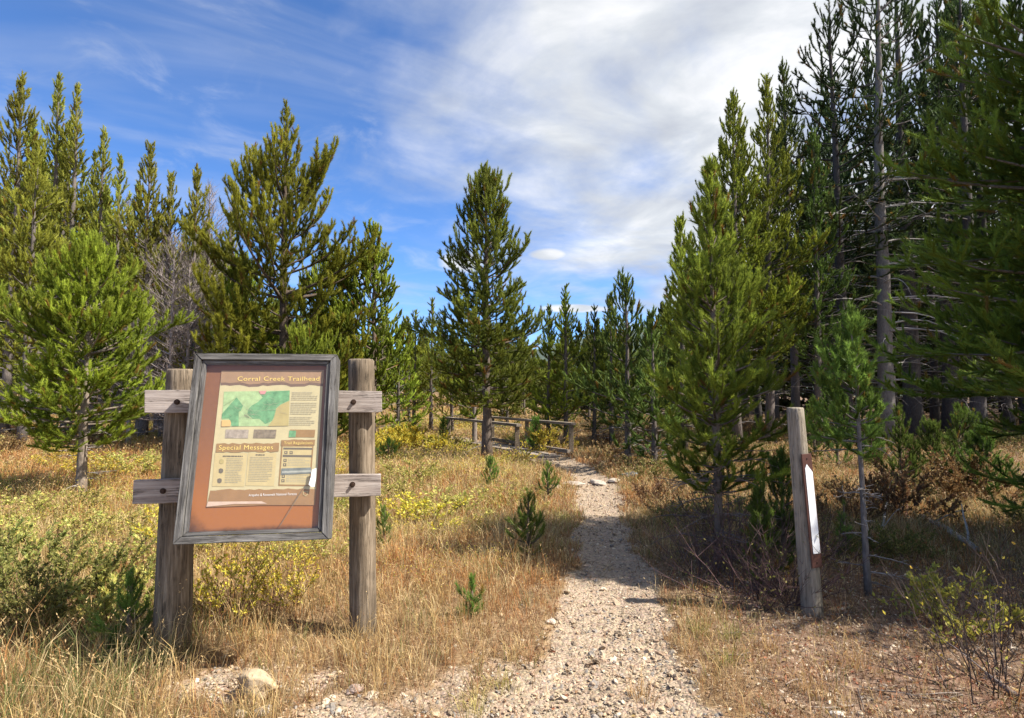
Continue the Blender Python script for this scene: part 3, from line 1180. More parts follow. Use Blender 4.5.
for (px, pb, pt, rm, sd, lab) in saps:
    b = ground(px, pb)
    h = at(px, pt, b.y).z - b.z
    far = max(1, b.y / 6)
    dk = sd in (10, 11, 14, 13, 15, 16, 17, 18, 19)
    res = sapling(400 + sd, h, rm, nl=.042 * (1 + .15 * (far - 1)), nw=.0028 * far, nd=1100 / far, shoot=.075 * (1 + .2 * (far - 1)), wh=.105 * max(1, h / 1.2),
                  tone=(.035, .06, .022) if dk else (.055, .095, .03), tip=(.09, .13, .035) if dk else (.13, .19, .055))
    plant_tree(res, (b.x, b.y, b.z - .01), lab, cat='young pine', name='pine_sapling')


# ------------------------------------------------------------------ shrubs
def leaves_at(P, D, rng, ln, wd, cols):
    N = len(P)
    d = D + rng.normal(0, .7, (N, 3))
    d[:, 2] += .25
    d /= np.linalg.norm(d, axis=1)[:, None]
    sd = np.cross(d, rng.normal(size=(N, 3)))
    sd /= np.linalg.norm(sd, axis=1)[:, None] + 1e-9
    l = ln * rng.uniform(.6, 1.2, N)[:, None]
    w = wd * rng.uniform(.7, 1.2, N)[:, None] * .5
    nrm = np.cross(d, sd)
    V = np.empty((N, 4, 3))
    V[:, 0] = P
    V[:, 1] = P + d * l * .5 - sd * w + nrm * w * .35
    V[:, 2] = P + d * l
    V[:, 3] = P + d * l * .5 + sd * w + nrm * w * .35
    return V.reshape(-1, 3), np.arange(N * 4).reshape(-1, 4), np.repeat(cols, 4, 0)


def shrub(seed, h, w, ns, nleaf, pal, stem=(.12, .06, .045), ll=.026, lw=.013, low=.25, r=.004, twigs=5):
    rng = np.random.default_rng(seed)
    st = Acc()
    ps = []
    ds = []
    for i in range(ns):
        az = rng.random() * 6.283
        b = np.array([math.cos(az), math.sin(az), 0]) * w * .25 * rng.random()
        b[2] = -.03
        q = rng.random()
        L = h * rng.uniform(.75, 1.1)
        el0 = 1.45 - 1.0 * q * min(1.3, w / h)
        P = path3(b, az, el0, el0 + .15 * (1.2 - q), L, 7, rng, .13)
        st.tube(P, np.linspace(r, r * .3, 8), 4, np.array(stem) * rng.uniform(.7, 1.4), cap=False)
        for j in range(twigs):
            k = rng.integers(2, 7)
            az2 = az + rng.normal(0, 1.2)
            q2 = path3(P[k], az2, rng.uniform(.2, 1.2), rng.uniform(.6, 1.3), L * rng.uniform(.18, .42), 4, rng, .15)
            st.tube(q2, np.linspace(r * .45, r * .2, 5), 3, np.array(stem) * rng.uniform(.8, 1.5), cap=False)
            for e in range(4):
                ps.append((q2[e], q2[e + 1]))
        for e in range(int(7 * low), 7):
            ps.append((P[e], P[e + 1]))
    out = {'st': st}
    if nleaf:
        ps = np.array(ps)
        idx = rng.integers(0, len(ps), nleaf)
        t = rng.random((nleaf, 1))
        P = ps[idx, 0] * (1 - t) + ps[idx, 1] * t
        keep = P[:, 2] > h * low * rng.random(nleaf) * 1.6
        P = P[keep]
        D = (ps[idx, 1] - ps[idx, 0])[keep]
        D /= np.linalg.norm(D, axis=1)[:, None] + 1e-9
        pal = np.array(pal)
        c = pal[rng.integers(0, len(pal), len(P))] * rng.uniform(.7, 1.25, (len(P), 1))
        out['lv'] = leaves_at(P, D, rng, ll, lw, c)
    return out


def plant_shrub(res, loc, label, cat='shrub', group=None, name='shrub', rz=0, sc=1.0):
    root = empty(name, loc, rz, sc)
    tag(root, label, cat, group)
    res['st'].obj('stems', M_TWIG, root)
    if 'lv' in res:
        V, Q, C = res['lv']
        build('foliage', V, Q, None, M_LEAF, C, root)
    return root


YEL = [(.62, .50, .06), (.72, .60, .10), (.46, .44, .08), (.55, .38, .06)]
YGR = [(.42, .42, .10), (.54, .50, .15), (.30, .34, .08), (.55, .47, .13)]
OLV = [(.17, .18, .05), (.24, .24, .065), (.32, .29, .085), (.13, .15, .045)]
BRN = [(.20, .11, .05), (.26, .15, .06), (.15, .10, .05), (.28, .20, .09)]
RED = [(.16, .035, .03), (.10, .03, .03), (.20, .07, .04)]

big = [
    (868, 560, 520, .55, OLV, 1400, .028, 'low olive bush at the foot of the small bare stemmed pine'),
    (905, 560, 522, .60, OLV, 1400, .030, 'low olive bush between the small bare stemmed pine and the yellow leaved bush'),
    (852, 525, 480, .70, BRN, 1300, .034, 'rusty bush in the shade behind the marker post, left of the small pine stem'),
    (30, 640, 570, .60, OLV, 2400, .026, 'low olive bush in front of the large rounded bush at the lower left'),
    (50, 618, 532, 1.25, [(.25, .26, .07), (.33, .32, .09), (.18, .20, .055)], 5200, .030, 'large rounded dark olive willow bush at the lower left edge of the picture'),
    (8, 590, 525, .95, [(.25, .26, .07), (.33, .32, .09), (.18, .20, .055)], 2500, .040, 'dark olive bush cut by the left picture edge, behind the large rounded one'),
    (112, 628, 566, .60, YGR, 1900, .034, 'pale yellow green bush between the dark olive bush and the left sign post'),
    (196, 552, 498, .9, YEL, 1500, .036, 'yellow bush behind the left sign post, seen under the lower cross board'),
    (232, 618, 538, .70, YEL, 900, .030, 'open yellow leaved bush with red stems under the left half of the sign board'),
    (292, 606, 540, .62, YEL, 700, .028, 'thin yellow leaved bush with red stems under the right half of the sign board'),
    (406, 447, 424, 1.9, YEL, 3600, .075, 'brightest yellow bush on the rise left of the footbridge'),
    (436, 449, 432, 1.3, YEL, 1800, .070, 'small yellow bush touching the left end of the footbridge rail'),
    (384, 452, 430, 1.5, YEL, 2000, .070, 'yellow bush just right of the right sign post on the far rise'),
    (548, 452, 424, 1.5, YEL, 1600, .06, 'yellow bush in the creek bed seen under the right rail of the footbridge'),
    (942, 630, 568, .55, [(.36, .33, .07), (.46, .38, .08), (.27, .27, .06)], 1100, .040, 'yellow leaved bush low on the right, in front of the pale fallen log'),
    (690, 528, 492, .55, OLV, 800, .030, 'low olive bush at the left foot of the slender young pine'),
    (652, 505, 478, .7, BRN, 900, .035, 'low brownish bush on the right edge of the trail past the slender pine'),
    (905, 520, 462, 1.2, BRN, 2400, .05, 'rust coloured bush on the slope in front of the dark trunks'),
    (965, 505, 455, 1.4, BRN, 2400, .05, 'orange brown bush near the right picture edge below the dark wood'),
]
for i, (px, pb, pt, w, pal, nl, ll, lab) in enumerate(big):
    b = ground(px, pb)
    h = max(.25, at(px, pt, b.y).z - b.z)
    far = max(1, b.y / 6)
    res = shrub(500 + i, h, w * .9, int(18 + 8 * w), int(nl * 2.4), pal, ll=ll, lw=ll * .5, r=.004 * far, twigs=6)
    plant_shrub(res, (b.x, b.y, b.z), lab, name='leafy_bush')

# bare thickets
thick = [
    (758, 598, 505, .75, (.085, .05, .05), 260, OLV, 'tangled bare dark twig thicket at the right foot of the slender young pine'),
    (706, 575, 500, .5, (.10, .065, .06), 120, OLV, 'bare brown twigs crowding the trunk base of the slender young pine'),
    (792, 600, 520, .4, (.085, .055, .05), 120, OLV, 'dark upright twigs pressed against the left side of the marker post'),
    (1000, 690, 560, .9, (.05, .035, .03), 90, YEL, 'dark bare stemmed shrub with a few yellow leaves in the lower right corner'),
    (1040, 640, 520, .9, (.05, .035, .03), 120, YEL, 'dark bare shrub cut by the right picture edge under the close boughs'),
    (735, 560, 470, .6, (.09, .06, .055), 500, OLV, 'twiggy half leafless shrub directly behind the slender young pine trunk'),
    (812, 560, 500, .5, (.09, .06, .055), 500, OLV, 'small twiggy shrub in the shade right behind the marker post foot'),
]
for i, (px, pb, pt, w, stc, nl, pal, lab) in enumerate(thick):
    b = ground(px, pb)
    h = max(.25, at(px, pt, b.y).z - b.z)
    res = shrub(600 + i, h * 1.05, w * 1.3, 34, nl, pal, stem=stc, ll=.03, lw=.015, r=.0042, twigs=9)
    plant_shrub(res, (b.x, b.y, b.z), lab, name='bare_bush')

# meadow bushes copied one by one
rng = np.random.default_rng(17)
kinds = {'yellow': YEL, 'green': YGR, 'olive': OLV, 'brown': BRN}
protoS = {}
for k, pal in kinds.items():
    for v in range(2):
        protoS[(k, v)] = shrub(700 + v + 10 * len(k), .5, .85, 24, 1700, pal, ll=.045, lw=.024, r=.005, low=.15, twigs=6)
firstS = {}
LB = {'yellow': ('low yellow leaved bush among the dry meadow grass left of the trail', 'low yellow bushes in the meadow'),
      'green': ('low pale yellow green bush in the middle of the left meadow', 'low yellow green bushes in the meadow'),
      'olive': ('low dull olive bush in the undergrowth beside the wood', 'low olive bushes in the undergrowth'),
      'brown': ('low rusty brown bush in the undergrowth beside the wood', 'low brown bushes in the undergrowth')}
n = 0
tries = 0
sp = []
while n < 170 and tries < 9000:
    tries += 1
    if rng.random() < .62:
        Yd = 5.6 + 22 * rng.random() ** 1.4
        px = rng.uniform(-120, 570)
    else:
        Yd = rng.uniform(5.5, 30)
        px = rng.uniform(600, 1150)
    x = (px - 512) / F * Yd
    d = float(path_dist(np.array([x]), np.array([Yd]))[0])
    if d < .45 or any((x - a) ** 2 + (Yd - b) ** 2 < .3 for a, b in sp):
        continue
    f = float(fbm(np.array([x * .3]), np.array([Yd * .3]), 12)[0])
    if px < 590:
        if 330 < px < 570 and Yd < 7.5:
            continue
        if px < 200 and 12 < Yd < 22 and rng.random() < .5:
            k = 'brown'
        else:
            k = 'yellow' if f > .52 else 'green'
            if Yd > 22:
                k = rng.choice(['yellow', 'olive', 'green'])
    else:
        k = 'olive' if rng.random() < .55 else 'brown'
        if Yd < 7 and rng.random() < .5:
            continue
    v = int(rng.integers(0, 2))
    if (k, v) not in firstS:
        firstS[(k, v)] = o = plant_shrub(protoS[(k, v)], (0, 0, 0), LB[k][0], name='low_bush')
    else:
        o = copy_tree(firstS[(k, v)])
    s = rng.uniform(.5, 1.0) * (.75 + min(.7, Yd / 24))
    o.location = (x, Yd, gz(x, Yd))
    o.rotation_euler = (0, 0, rng.random() * 6.28)
    o.scale = (s * 1.25, s * 1.25, s * (.75 if k in ('yellow', 'green') else .9))
    tag(o, LB[k][0], 'shrub', LB[k][1])
    sp.append((x, Yd))
    n += 1


# ------------------------------------------------------------------ grass, litter, gravel
def screen_points(N, y0, y1, p, seed, margin=1.4, half=.95):
    """points on the ground, thinning with distance"""
    rng = np.random.default_rng(seed)
    u = rng.random(N)
    q = 2 - p
    Yv = (y0 ** q + u * (y1 ** q - y0 ** q)) ** (1 / q)
    Xv = rng.uniform(-1, 1, N) * (Yv * half + margin)
    return Xv, Yv, rng


def blades(X, Y, Z, h, w, lean, az, col, rng):
    N = len(X)
    fa = rng.random(N) * 6.283
    sx = np.stack([np.cos(fa), np.sin(fa), np.zeros(N)], -1) * (w * .5)[:, None]
    b = np.stack([X, Y, Z - .01], -1)
    dr = np.stack([np.cos(az), np.sin(az), np.zeros(N)], -1)
    m = b + dr * (h * lean * .35)[:, None]
    m[:, 2] += h * .6 + .01
    t = b + dr * (h * lean)[:, None]
    t[:, 2] += h * np.sqrt(np.clip(1 - lean * lean * .5, .2, 1)) + .01
    V = np.empty((N, 5, 3))
    V[:, 0] = b - sx
    V[:, 1] = b + sx
    V[:, 2] = m + sx * .8
    V[:, 3] = m - sx * .8
    V[:, 4] = t
    k = np.arange(N)[:, None] * 5
    Q = k + np.array([[0, 1, 2, 3]])
    T = k + np.array([[3, 2, 4]])
    C = np.repeat(col, 5, 0).reshape(N, 5, 3).copy()
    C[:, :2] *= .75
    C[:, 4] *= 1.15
    return V.reshape(-1, 3), Q, T, C.reshape(-1, 3)


NT_ = 62000
PER = 8
tx, ty, rng = screen_points(NT_, 2.35, 46, 1.55, 21)
cover = 1 - sstep(gravel_mask(tx, ty), .15, .6)
lit = litter_mask(tx, ty)
cover = cover * (1 - .80 * lit)
thin = fbm(tx * .9, ty * .9, 44)
near_ap = 1 - sstep(ty - .15 * np.abs(tx + 1), 3.9, 5.2)          # thinner, trampled beside the gravel
cover *= np.where((thin < .48), 1 - .55 * near_ap, 1 - .2 * near_ap)
cover *= np.where(ty > 30, .6, 1)
keep = rng.random(NT_) < cover
tx, ty, lit, thin = tx[keep], ty[keep], lit[keep], thin[keep]
n = len(tx)
pn = fbm(tx * .55, ty * .55, 51)
pn2 = fbm(tx * 2.3, ty * 2.3, 52)
th = rng.uniform(.09, .26, n) * (.75 + .6 * pn2)
th *= np.where(ty < 5, .9, 1) * (1 - .45 * lit)
d = path_dist(tx, ty)
th *= .55 + .45 * sstep(d, .0, .6)
corner = (1 - sstep(tx, -2.2, -1.5)) * (1 - sstep(ty, 4.0, 4.8))   # long lush grass in the lower left corner
th *= 1 + .45 * corner
# palette by patch
straw = np.array([.55, .39, .17])
pale = np.array([.68, .54, .29])
rust = np.array([.47, .235, .085])
olive = np.array([.20, .21, .07])
ygreen = np.array([.46, .43, .13])
green = np.array([.12, .16, .05])
w_ = rng.random(n)
mead = sstep(ty, 5.5, 8) * (1 - sstep(tx, .5, 1.5))
colr = straw[None] * np.ones((n, 1))
sel = w_ < .30
colr[sel] = pale
sel = (w_ > .24) & (w_ < .24 + .38 * sstep(pn, .40, .58) + .10)
colr[sel] = rust
sel = (w_ > .66) & (w_ < .66 + .30 * mead)
colr[sel] = ygreen
sel = (w_ > .92) | ((corner > .5) & (w_ > .55)) | ((tx > 1.0) & (ty > 4) & (w_ > .70))
colr[sel] = olive
sel = ((corner > .5) & (w_ > .8))
colr[sel] = green
# green-gold tussocks standing singly at the foot of the gravel
tus = [(733, 640, 0), (730, 664, 0), (470, 712, 1), (815, 694, 2), (702, 636, 0), (770, 650, 2), (245, 640, 1), (505, 690, 1), (850, 668, 2), (640, 700, 2)]
for (a, b, c_) in tus:
    q = ground(a, b)
    m_ = 9
    tx = np.append(tx, q.x + rng.normal(0, .03, m_))
    ty = np.append(ty, q.y + rng.normal(0, .03, m_))
    th = np.append(th, rng.uniform(.07, .15, m_))
    colr = np.vstack([colr, np.tile([[.34, .34, .10], [.55, .48, .18], [.55, .36, .16]][c_], (m_, 1))])
n = len(tx)
w_ = np.append(w_, np.ones(n - len(w_)))
redband = (ty > 9.5) & (ty < 24) & (tx < -5.5) & (w_[:len(ty)] < .75)
colr[redband] = np.array([.50, .27, .10])
# expand to blades
i = np.repeat(np.arange(n), PER)
N = len(i)
az = rng.random(N) * 6.283
sp_ = rng.random(N) ** .5 * .045 * (1 + ty[i] * .05)
bx = tx[i] + np.cos(az) * sp_
by = ty[i] + np.sin(az) * sp_
wid = .0030 * np.maximum(1, ty[i] / 4.2) ** .95 * rng.uniform(.7, 1.4, N)
hh = th[i] * rng.uniform(.45, 1.25, N)
tall = rng.random(N) < .06
hh[tall] *= 1.7
wid[tall] *= .7
lean = np.clip(rng.normal(.55, .28, N), .05, 1.25)
az2 = az + rng.normal(0, .5, N)
cc = colr[i] * rng.uniform(.65, 1.3, (N, 1))
V, Q, T, C = blades(bx, by, hgt(bx, by), hh, wid, lean, az2, cc, rng)
tips = V.reshape(-1, 5, 3)[:, 4]
tdir = tips - V.reshape(-1, 5, 3)[:, 2]
sh = np.where(tall | (rng.random(N) < .05))[0]
sh = np.repeat(sh, 4)
hd = tdir[sh] / (np.linalg.norm(tdir[sh], axis=1)[:, None] + 1e-9)
hp_ = tips[sh] - hd * rng.uniform(0, .05, len(sh))[:, None]
hs_ = np.maximum(1, by[sh] / 5)[:, None]
V3, Q3, C3 = leaves_at(hp_, hd * 1.8, rng, .016, .006, np.array([[.60, .44, .22]]) * rng.uniform(.7, 1.2, (len(sh), 1)))
V3 = V3.reshape(-1, 4, 3)
V3 = (V3[:, :1] + (V3 - V3[:, :1]) * hs_[:, None]).reshape(-1, 3)
Q = np.vstack([Q, Q3 + len(V)])
V = np.vstack([V, V3])
C = np.vstack([C, C3])
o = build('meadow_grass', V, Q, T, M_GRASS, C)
tag(o, 'dry golden meadow grass with rusty and yellow green patches', 'grass', kind='stuff')

# short matted layer of bent, broken stems under and around the taller grass
mx_, my_, rng = screen_points(300000, 2.35, 24, 1.7, 121)
gmm = gravel_mask(mx_, my_)
lmm = litter_mask(mx_, my_)
k = rng.random(len(mx_)) < (1 - .93 * sstep(gmm, .25, .75)) * (1 - .62 * lmm)
mx_, my_, lmm = mx_[k], my_[k], lmm[k]
N = len(mx_)
pn = fbm(mx_ * 3, my_ * 3, 131)
pm = np.array([(.42, .27, .12), (.58, .43, .22), (.34, .19, .09), (.66, .53, .32), (.24, .15, .08), (.48, .25, .11)])
ix = rng.integers(0, 6, N)
ix = np.where((pn < .45) & (rng.random(N) < .5), rng.choice([0, 2, 4], N), ix)
cc = pm[ix] * rng.uniform(.6, 1.2, (N, 1))
hh = rng.uniform(.03, .11, N) * np.maximum(1, my_ / 9)
wid = .0026 * np.maximum(1, my_ / 4.2) ** .95 * rng.uniform(.7, 1.5, N)
V, Q, T, C = blades(mx_, my_, hgt(mx_, my_), hh, wid, np.clip(rng.normal(1.0, .35, N), .2, 1.7), rng.random(N) * 6.283, cc, rng)
o = build('dry_thatch', V, Q, T, M_GRASS, C)
tag(o, 'short matted rusty and straw coloured stems between the grass and along the trail edge', 'dry grass', kind='stuff')

# low leafy ground cover
lx, ly, rng = screen_points(52000, 2.6, 34, 1.5, 23)
pn = fbm(lx * .8, ly * .8, 61)
leftm = (1 - sstep(lx - .0 * ly, -.6, .6)) * sstep(ly, 4.6, 6.2)
leftm = leftm * (1 - .85 * sstep(-lx, 4.6, 6.0) * sstep(ly, 9.5, 11.5))
rightm = sstep(lx - .12 * ly, .5, 1.0) * sstep(ly, 4.4, 5.0) * .8
cvr = np.clip(leftm * sstep(pn, .42, .6) + rightm * sstep(pn, .40, .55), 0, 1) * (1 - sstep(gravel_mask(lx, ly), .1, .4))
k = rng.random(len(lx)) < cvr
lx, ly, pn = lx[k], ly[k], pn[k]
PERL = 7
i = np.repeat(np.arange(len(lx)), PERL)
N = len(i)
sp_ = .06 * (1 + ly[i] * .06)
px_ = lx[i] + rng.normal(0, 1, N) * sp_
py_ = ly[i] + rng.normal(0, 1, N) * sp_
pz_ = hgt(px_, py_) + rng.uniform(.03, .30, N) * np.where(ly[i] > 9, 1.0, .7)
isr = lx[i] > .12 * ly[i] + .3
pal = np.array(YGR + YEL)[rng.integers(0, 8, N)]
palr = np.array(OLV + BRN)[rng.integers(0, 8, N)]
cc = np.where(isr[:, None], palr, pal) * rng.uniform(.7, 1.3, (N, 1))
P = np.stack([px_, py_, pz_], -1)
sz = .016 * np.maximum(1, ly[i] / 6)[:, None]
rr = np.random.default_rng(3)
V, Q, C = leaves_at(P, rr.normal(size=(N, 3)), rr, sz[:, 0].mean(), sz[:, 0].mean() * .5, cc)
V = V.reshape(N, 4, 3)
V = V[:, :1] + (V - V[:, :1]) * (sz / sz.mean())[:, None]
o = build('ground_cover', V.reshape(-1, 3), Q, None, M_LEAF, C)
tag(o, 'small yellow green leaves of low plants growing through the meadow grass', 'ground cover', kind='stuff')


def ico(sub=1):
    bm = bmesh.new()
    bmesh.ops.create_icosphere(bm, subdivisions=sub, radius=1)
    V = np.array([v.co[:] for v in bm.verts])
    T = np.array([[v.index for v in f.verts] for f in bm.faces])
    bm.free()
    return V, T


IV, IT = ico(1)
IV2, IT2 = ico(2)


def stones(X, Y, size, cols, rng, sink=.25, V0=IV, T0=IT, flat=.6):
    N = len(X)
    m = len(V0)
    jit = 1 + rng.normal(0, .20, (N, m, 1))
    V = V0[None] * jit
    sc = np.stack([rng.uniform(.7, 1.3, N), rng.uniform(.6, 1.0, N), rng.uniform(.4, 1.0, N) * flat / .6 * .8], -1) * size[:, None]
    V = V * sc[:, None, :]
    a = rng.random(N) * 6.283
    tl = rng.normal(0, .3, N)
    ca, sa = np.cos(a)[:, None], np.sin(a)[:, None]
    x_, y_, z_ = V[..., 0], V[..., 1], V[..., 2]
    z_ = z_ + x_ * tl[:, None]
    V = np.stack([x_ * ca - y_ * sa + X[:, None], x_ * sa + y_ * ca + Y[:, None],
                  z_ + (hgt(X, Y) + sc[:, 2] * (1 - sink * 2))[:, None]], -1)
    T = (np.arange(N) * m)[:, None, None] + T0[None]
    C = np.repeat(cols, m, 0)
    return V.reshape(-1, 3), T.reshape(-1, 3), C


sx_, sy_, rng = screen_points(90000, 2.4, 17, 1.9, 25, .6, .75)
gmv = gravel_mask(sx_, sy_)
lm = litter_mask(sx_, sy_)
patch = fbm(sx_ * 1.9, sy_ * 1.9, 71)
pr = sstep(gmv, .1, .6) * (.35 + .9 * sstep(patch, .4, .65)) + .10 * lm * (sy_ < 6) + .04 * (sy_ < 5)
k = rng.random(len(sx_)) < pr
sx_, sy_, gmv = sx_[k], sy_[k], gmv[k]
N = len(sx_)
size = (.0045 + .012 * rng.random(N) ** 3.5) * np.maximum(1, sy_ / 5) ** .5
pals = np.array([(.36, .28, .195), (.31, .235, .165), (.50, .415, .31), (.24, .19, .14), (.235, .21, .185), (.34, .24, .165), (.42, .32, .21)])
cc = pals[rng.integers(0, 7, N)] * rng.uniform(.75, 1.2, (N, 1))
V, T, C = stones(sx_, sy_, size, cc, rng)
o = build('gravel', V, None, T, M_STONE, C)
tag(o, 'loose pale gravel on the trail and the apron before the sign', 'gravel', kind='stuff')

# bigger cobbles pressed in the trail
sx_, sy_, rng = screen_points(4200, 2.5, 12, 2.2, 26, .4, .7)
k = rng.random(len(sx_)) < (sstep(gravel_mask(sx_, sy_), .2, .6) * .8 + .05 * (sy_ < 4.6))
sx_, sy_ = sx_[k], sy_[k]
N = len(sx_)
cc = pals[rng.integers(0, 7, N)] * rng.uniform(.8, 1.15, (N, 1))
V, T, C = stones(sx_, sy_, .010 + .019 * rng.random(N) ** 2.2, cc, rng, .32, IV2, IT2)
o = build('pebbles', V, None, T, M_STONE, C)
tag(o, 'rounded pebbles scattered through the finer gravel of the trail', 'pebbles', kind='stuff')

# litter: cones, bark flakes, dead leaves, twigs
fx, fy, rng = screen_points(85000, 2.4, 20, 1.8, 27, 1.0, .9)
lm = litter_mask(fx, fy)
gm_ = gravel_mask(fx, fy)
edge = (1 - sstep(np.abs(path_dist(fx, fy)), .1, .7)) * .25
k = rng.random(len(fx)) < np.clip(lm * .9 + edge + .12, 0, 1) * (1 - .85 * sstep(gm_, .3, .7))
fx, fy = fx[k], fy[k]
N = len(fx)
pl = np.array([(.26, .14, .09), (.38, .25, .17), (.55, .43, .32), (.15, .09, .06), (.34, .12, .08), (.66, .56, .46), (.42, .28, .13)])
cc = pl[rng.integers(0, 7, N)] * rng.uniform(.7, 1.2, (N, 1))
P = np.stack([fx, fy, hgt(fx, fy) + rng.uniform(.006, .02, N)], -1)
D = np.stack([rng.normal(size=N), rng.normal(size=N), rng.normal(size=N) * .1 - .35], -1) * 1.6
sz = rng.uniform(.6, 1.6, (N, 1)) * np.maximum(1, fy / 6)[:, None]
V, Q, C = leaves_at(P, D, rng, .024, .012, cc)
V = V.reshape(N, 4, 3)
V = V[:, :1] + (V - V[:, :1]) * sz[:, None]
o = build('forest_litter', V.reshape(-1, 3), Q, None, M_LEAF, C)
tag(o, 'dead leaves, bark flakes and cone scales on the forest floor', 'leaf litter', kind='stuff')
tw = Acc()
rng = np.random.default_rng(29)
for _ in range(230):
    Yd = 2.8 + 14 * rng.random() ** 1.7
    x = rng.uniform(.8, 1.0 + Yd * .9)
    if litter_mask(np.array([x]), np.array([Yd]))[0] < .3 or gravel_mask(np.array([x]), np.array([Yd]))[0] > .3:
        continue
    L = rng.uniform(.08, .45) * (1 + Yd * .05)
    P = path3((x, Yd, gz(x, Yd) + .012), rng.random() * 6.28, .03, 0.02, L, 4, rng, .12)
    tw.tube(P, np.linspace(.004, .002, 5) * (1 + Yd * .05), 4, np.array((.20, .165, .14)) * rng.uniform(.5, 1.5), cap=False)
o = tw.obj('fallen_twigs', M_TWIG)
tag(o, 'grey twigs strewn over the forest floor on the right', 'twigs', kind='stuff')


# ------------------------------------------------------------------ stones, logs
def boulder(seed, px, py, r, label, col, flat=.7, name='rock', stretch=1.25):
    rng = np.random.default_rng(seed)
    b = ground(px, py)
    bm = bmesh.new()
    bmesh.ops.create_icosphere(bm, subdivisions=4, radius=1)
    cuts = [Vector(rng.normal(size=3)).normalized() for _ in range(9)]
    for v in bm.verts:
        c = v.co.copy()
        for n in cuts:
            q = c.dot(n) - .64
            if q > 0:
                c -= n * q * .9
        c += mnoise.noise_vector(c * 2.2 + Vector((seed, 0, 0))) * .10 + mnoise.noise_vector(c * 7 + Vector((seed, 0, 0))) * .025
        v.co = Vector((c.x * r * stretch, c.y * r, c.z * r * flat + r * flat * .55))
    me = bpy.data.meshes.new(name)
    bm.to_mesh(me)
    bm.free()
    a = me.color_attributes.new('Col', 'FLOAT_COLOR', 'POINT')
    for d_ in a.data:
        d_.color = (*col, 1)
    for p_ in me.polygons:
        p_.use_smooth = True
    o = link(bpy.data.objects.new(name, me))
    me.materials.append(M_ROCK)
    o.location = (b.x, b.y, b.z)
    o.rotation_euler = (0, 0, rng.random() * 3)
    tag(o, label, 'rock')
    return o


boulder(5, 258, 697, .105, 'pale sandy boulder lying on the gravel under the sign board', (.43, .33, .215), .85)
boulder(6, 262, 713, .045, 'flat grey stone just in front of the pale sandy boulder', (.38, .34, .30), .5)
boulder(7, 240, 716, .035, 'small tan stone at the bottom edge, left below the pale sandy boulder', (.48, .40, .31), .5)
boulder(8, 355, 692, .045, 'small reddish grey stone on the gravel below the right sign post', (.36, .28, .24), .6)
boulder(9, 597, 484, .17, 'low pale flat stone set across the trail, the middle one of the row', (.36, .31, .26), .30, stretch=1.7)
boulder(10, 614, 482, .13, 'small pale stone at the right end of the row across the trail', (.38, .33, .27), .35, stretch=1.4)
boulder(11, 630, 478, .17, 'bluish grey stone just off the right side of the trail by the row of stones', (.24, .26, .27), .5)
boulder(12, 571, 485, .15, 'long low stone at the left end of the row across the trail', (.40, .34, .28), .3, stretch=2.0)
boulder(13, 556, 488, .11, 'brown stone half hidden in grass left of the row across the trail', (.34, .26, .20), .4)
boulder(14, 838, 716, .03, 'small whitish stone lying on brown litter below the marker post', (.6, .55, .5), .6)
boulder(15, 551, 623, .035, 'light tan stone on the left edge of the trail in tree shade', (.55, .46, .38), .6)


def log(pa, pb, r, label, col=(.34, .31, .29), lift=.04, seed=0, branches=3):
    rng = np.random.default_rng(seed)
    a = ground(*pa)
    b = ground(*pb)
    root = empty('fallen_log', a)
    A_ = Acc()
    n = 9
    ts = np.linspace(0, 1, n)
    P = []
    for t_ in ts:
        x = a.x + (b.x - a.x) * t_
        y = a.y + (b.y - a.y) * t_
        P.append((x - a.x, y - a.y, gz(x, y) + r * .7 + lift * t_ - a.z))
    P = np.array(P) + rng.normal(0, r * .15, (n, 3))
    A_.tube(P, np.linspace(r, r * .6, n), 9, col)
    A_.obj('log', M_BARK, root, True)
    for k in range(branches):
        B_ = Acc()
        j = rng.integers(1, n - 1)
        q = path3(P[j], rng.random() * 6.28, rng.uniform(.2, 1.1), .4, rng.uniform(.25, .7), 5, rng, .15)
        B_.tube(q, np.linspace(r * .3, r * .1, 6), 5, col)
        B_.obj('branch', M_BARK, root)
    tag(root, label, 'log')


log((922, 520), (978, 556), .045, 'bleached fallen log lying in the sun patch behind the yellow bush on the right', (.36, .32, .28), seed=1, branches=2)
log((838, 498), (905, 512), .035, 'thin grey fallen log in the undergrowth right of the marker post', (.30, .26, .24), seed=2)
log((879, 545), (890, 512), .018, 'short whitened broken branch beside the stem of the small bare stemmed pine', (.40, .38, .36), .25, seed=3, branches=2)
log((1020, 700), (985, 682), .016, 'thin dark fallen stick in the lower right corner', (.16, .13, .12), seed=4, branches=1)
log((700, 486), (790, 478), .06, 'dark fallen log in the shade behind the slender young pine', (.16, .14, .13), seed=5)

# ------------------------------------------------------------------ footbridge
def beam(name, a, b, w, h, mat, parent, bev=.008, roll=0):
    a = Vector(a)
    b = Vector(b)
    L = (b - a).length
    o = bm_obj(name, box_bm(w, L, h, bev), mat, parent)
    o.rotation_mode = 'QUATERNION'
    o.rotation_quaternion = (b - a).to_track_quat('Y', 'Z')
    o.location = (a + b) / 2
    return o


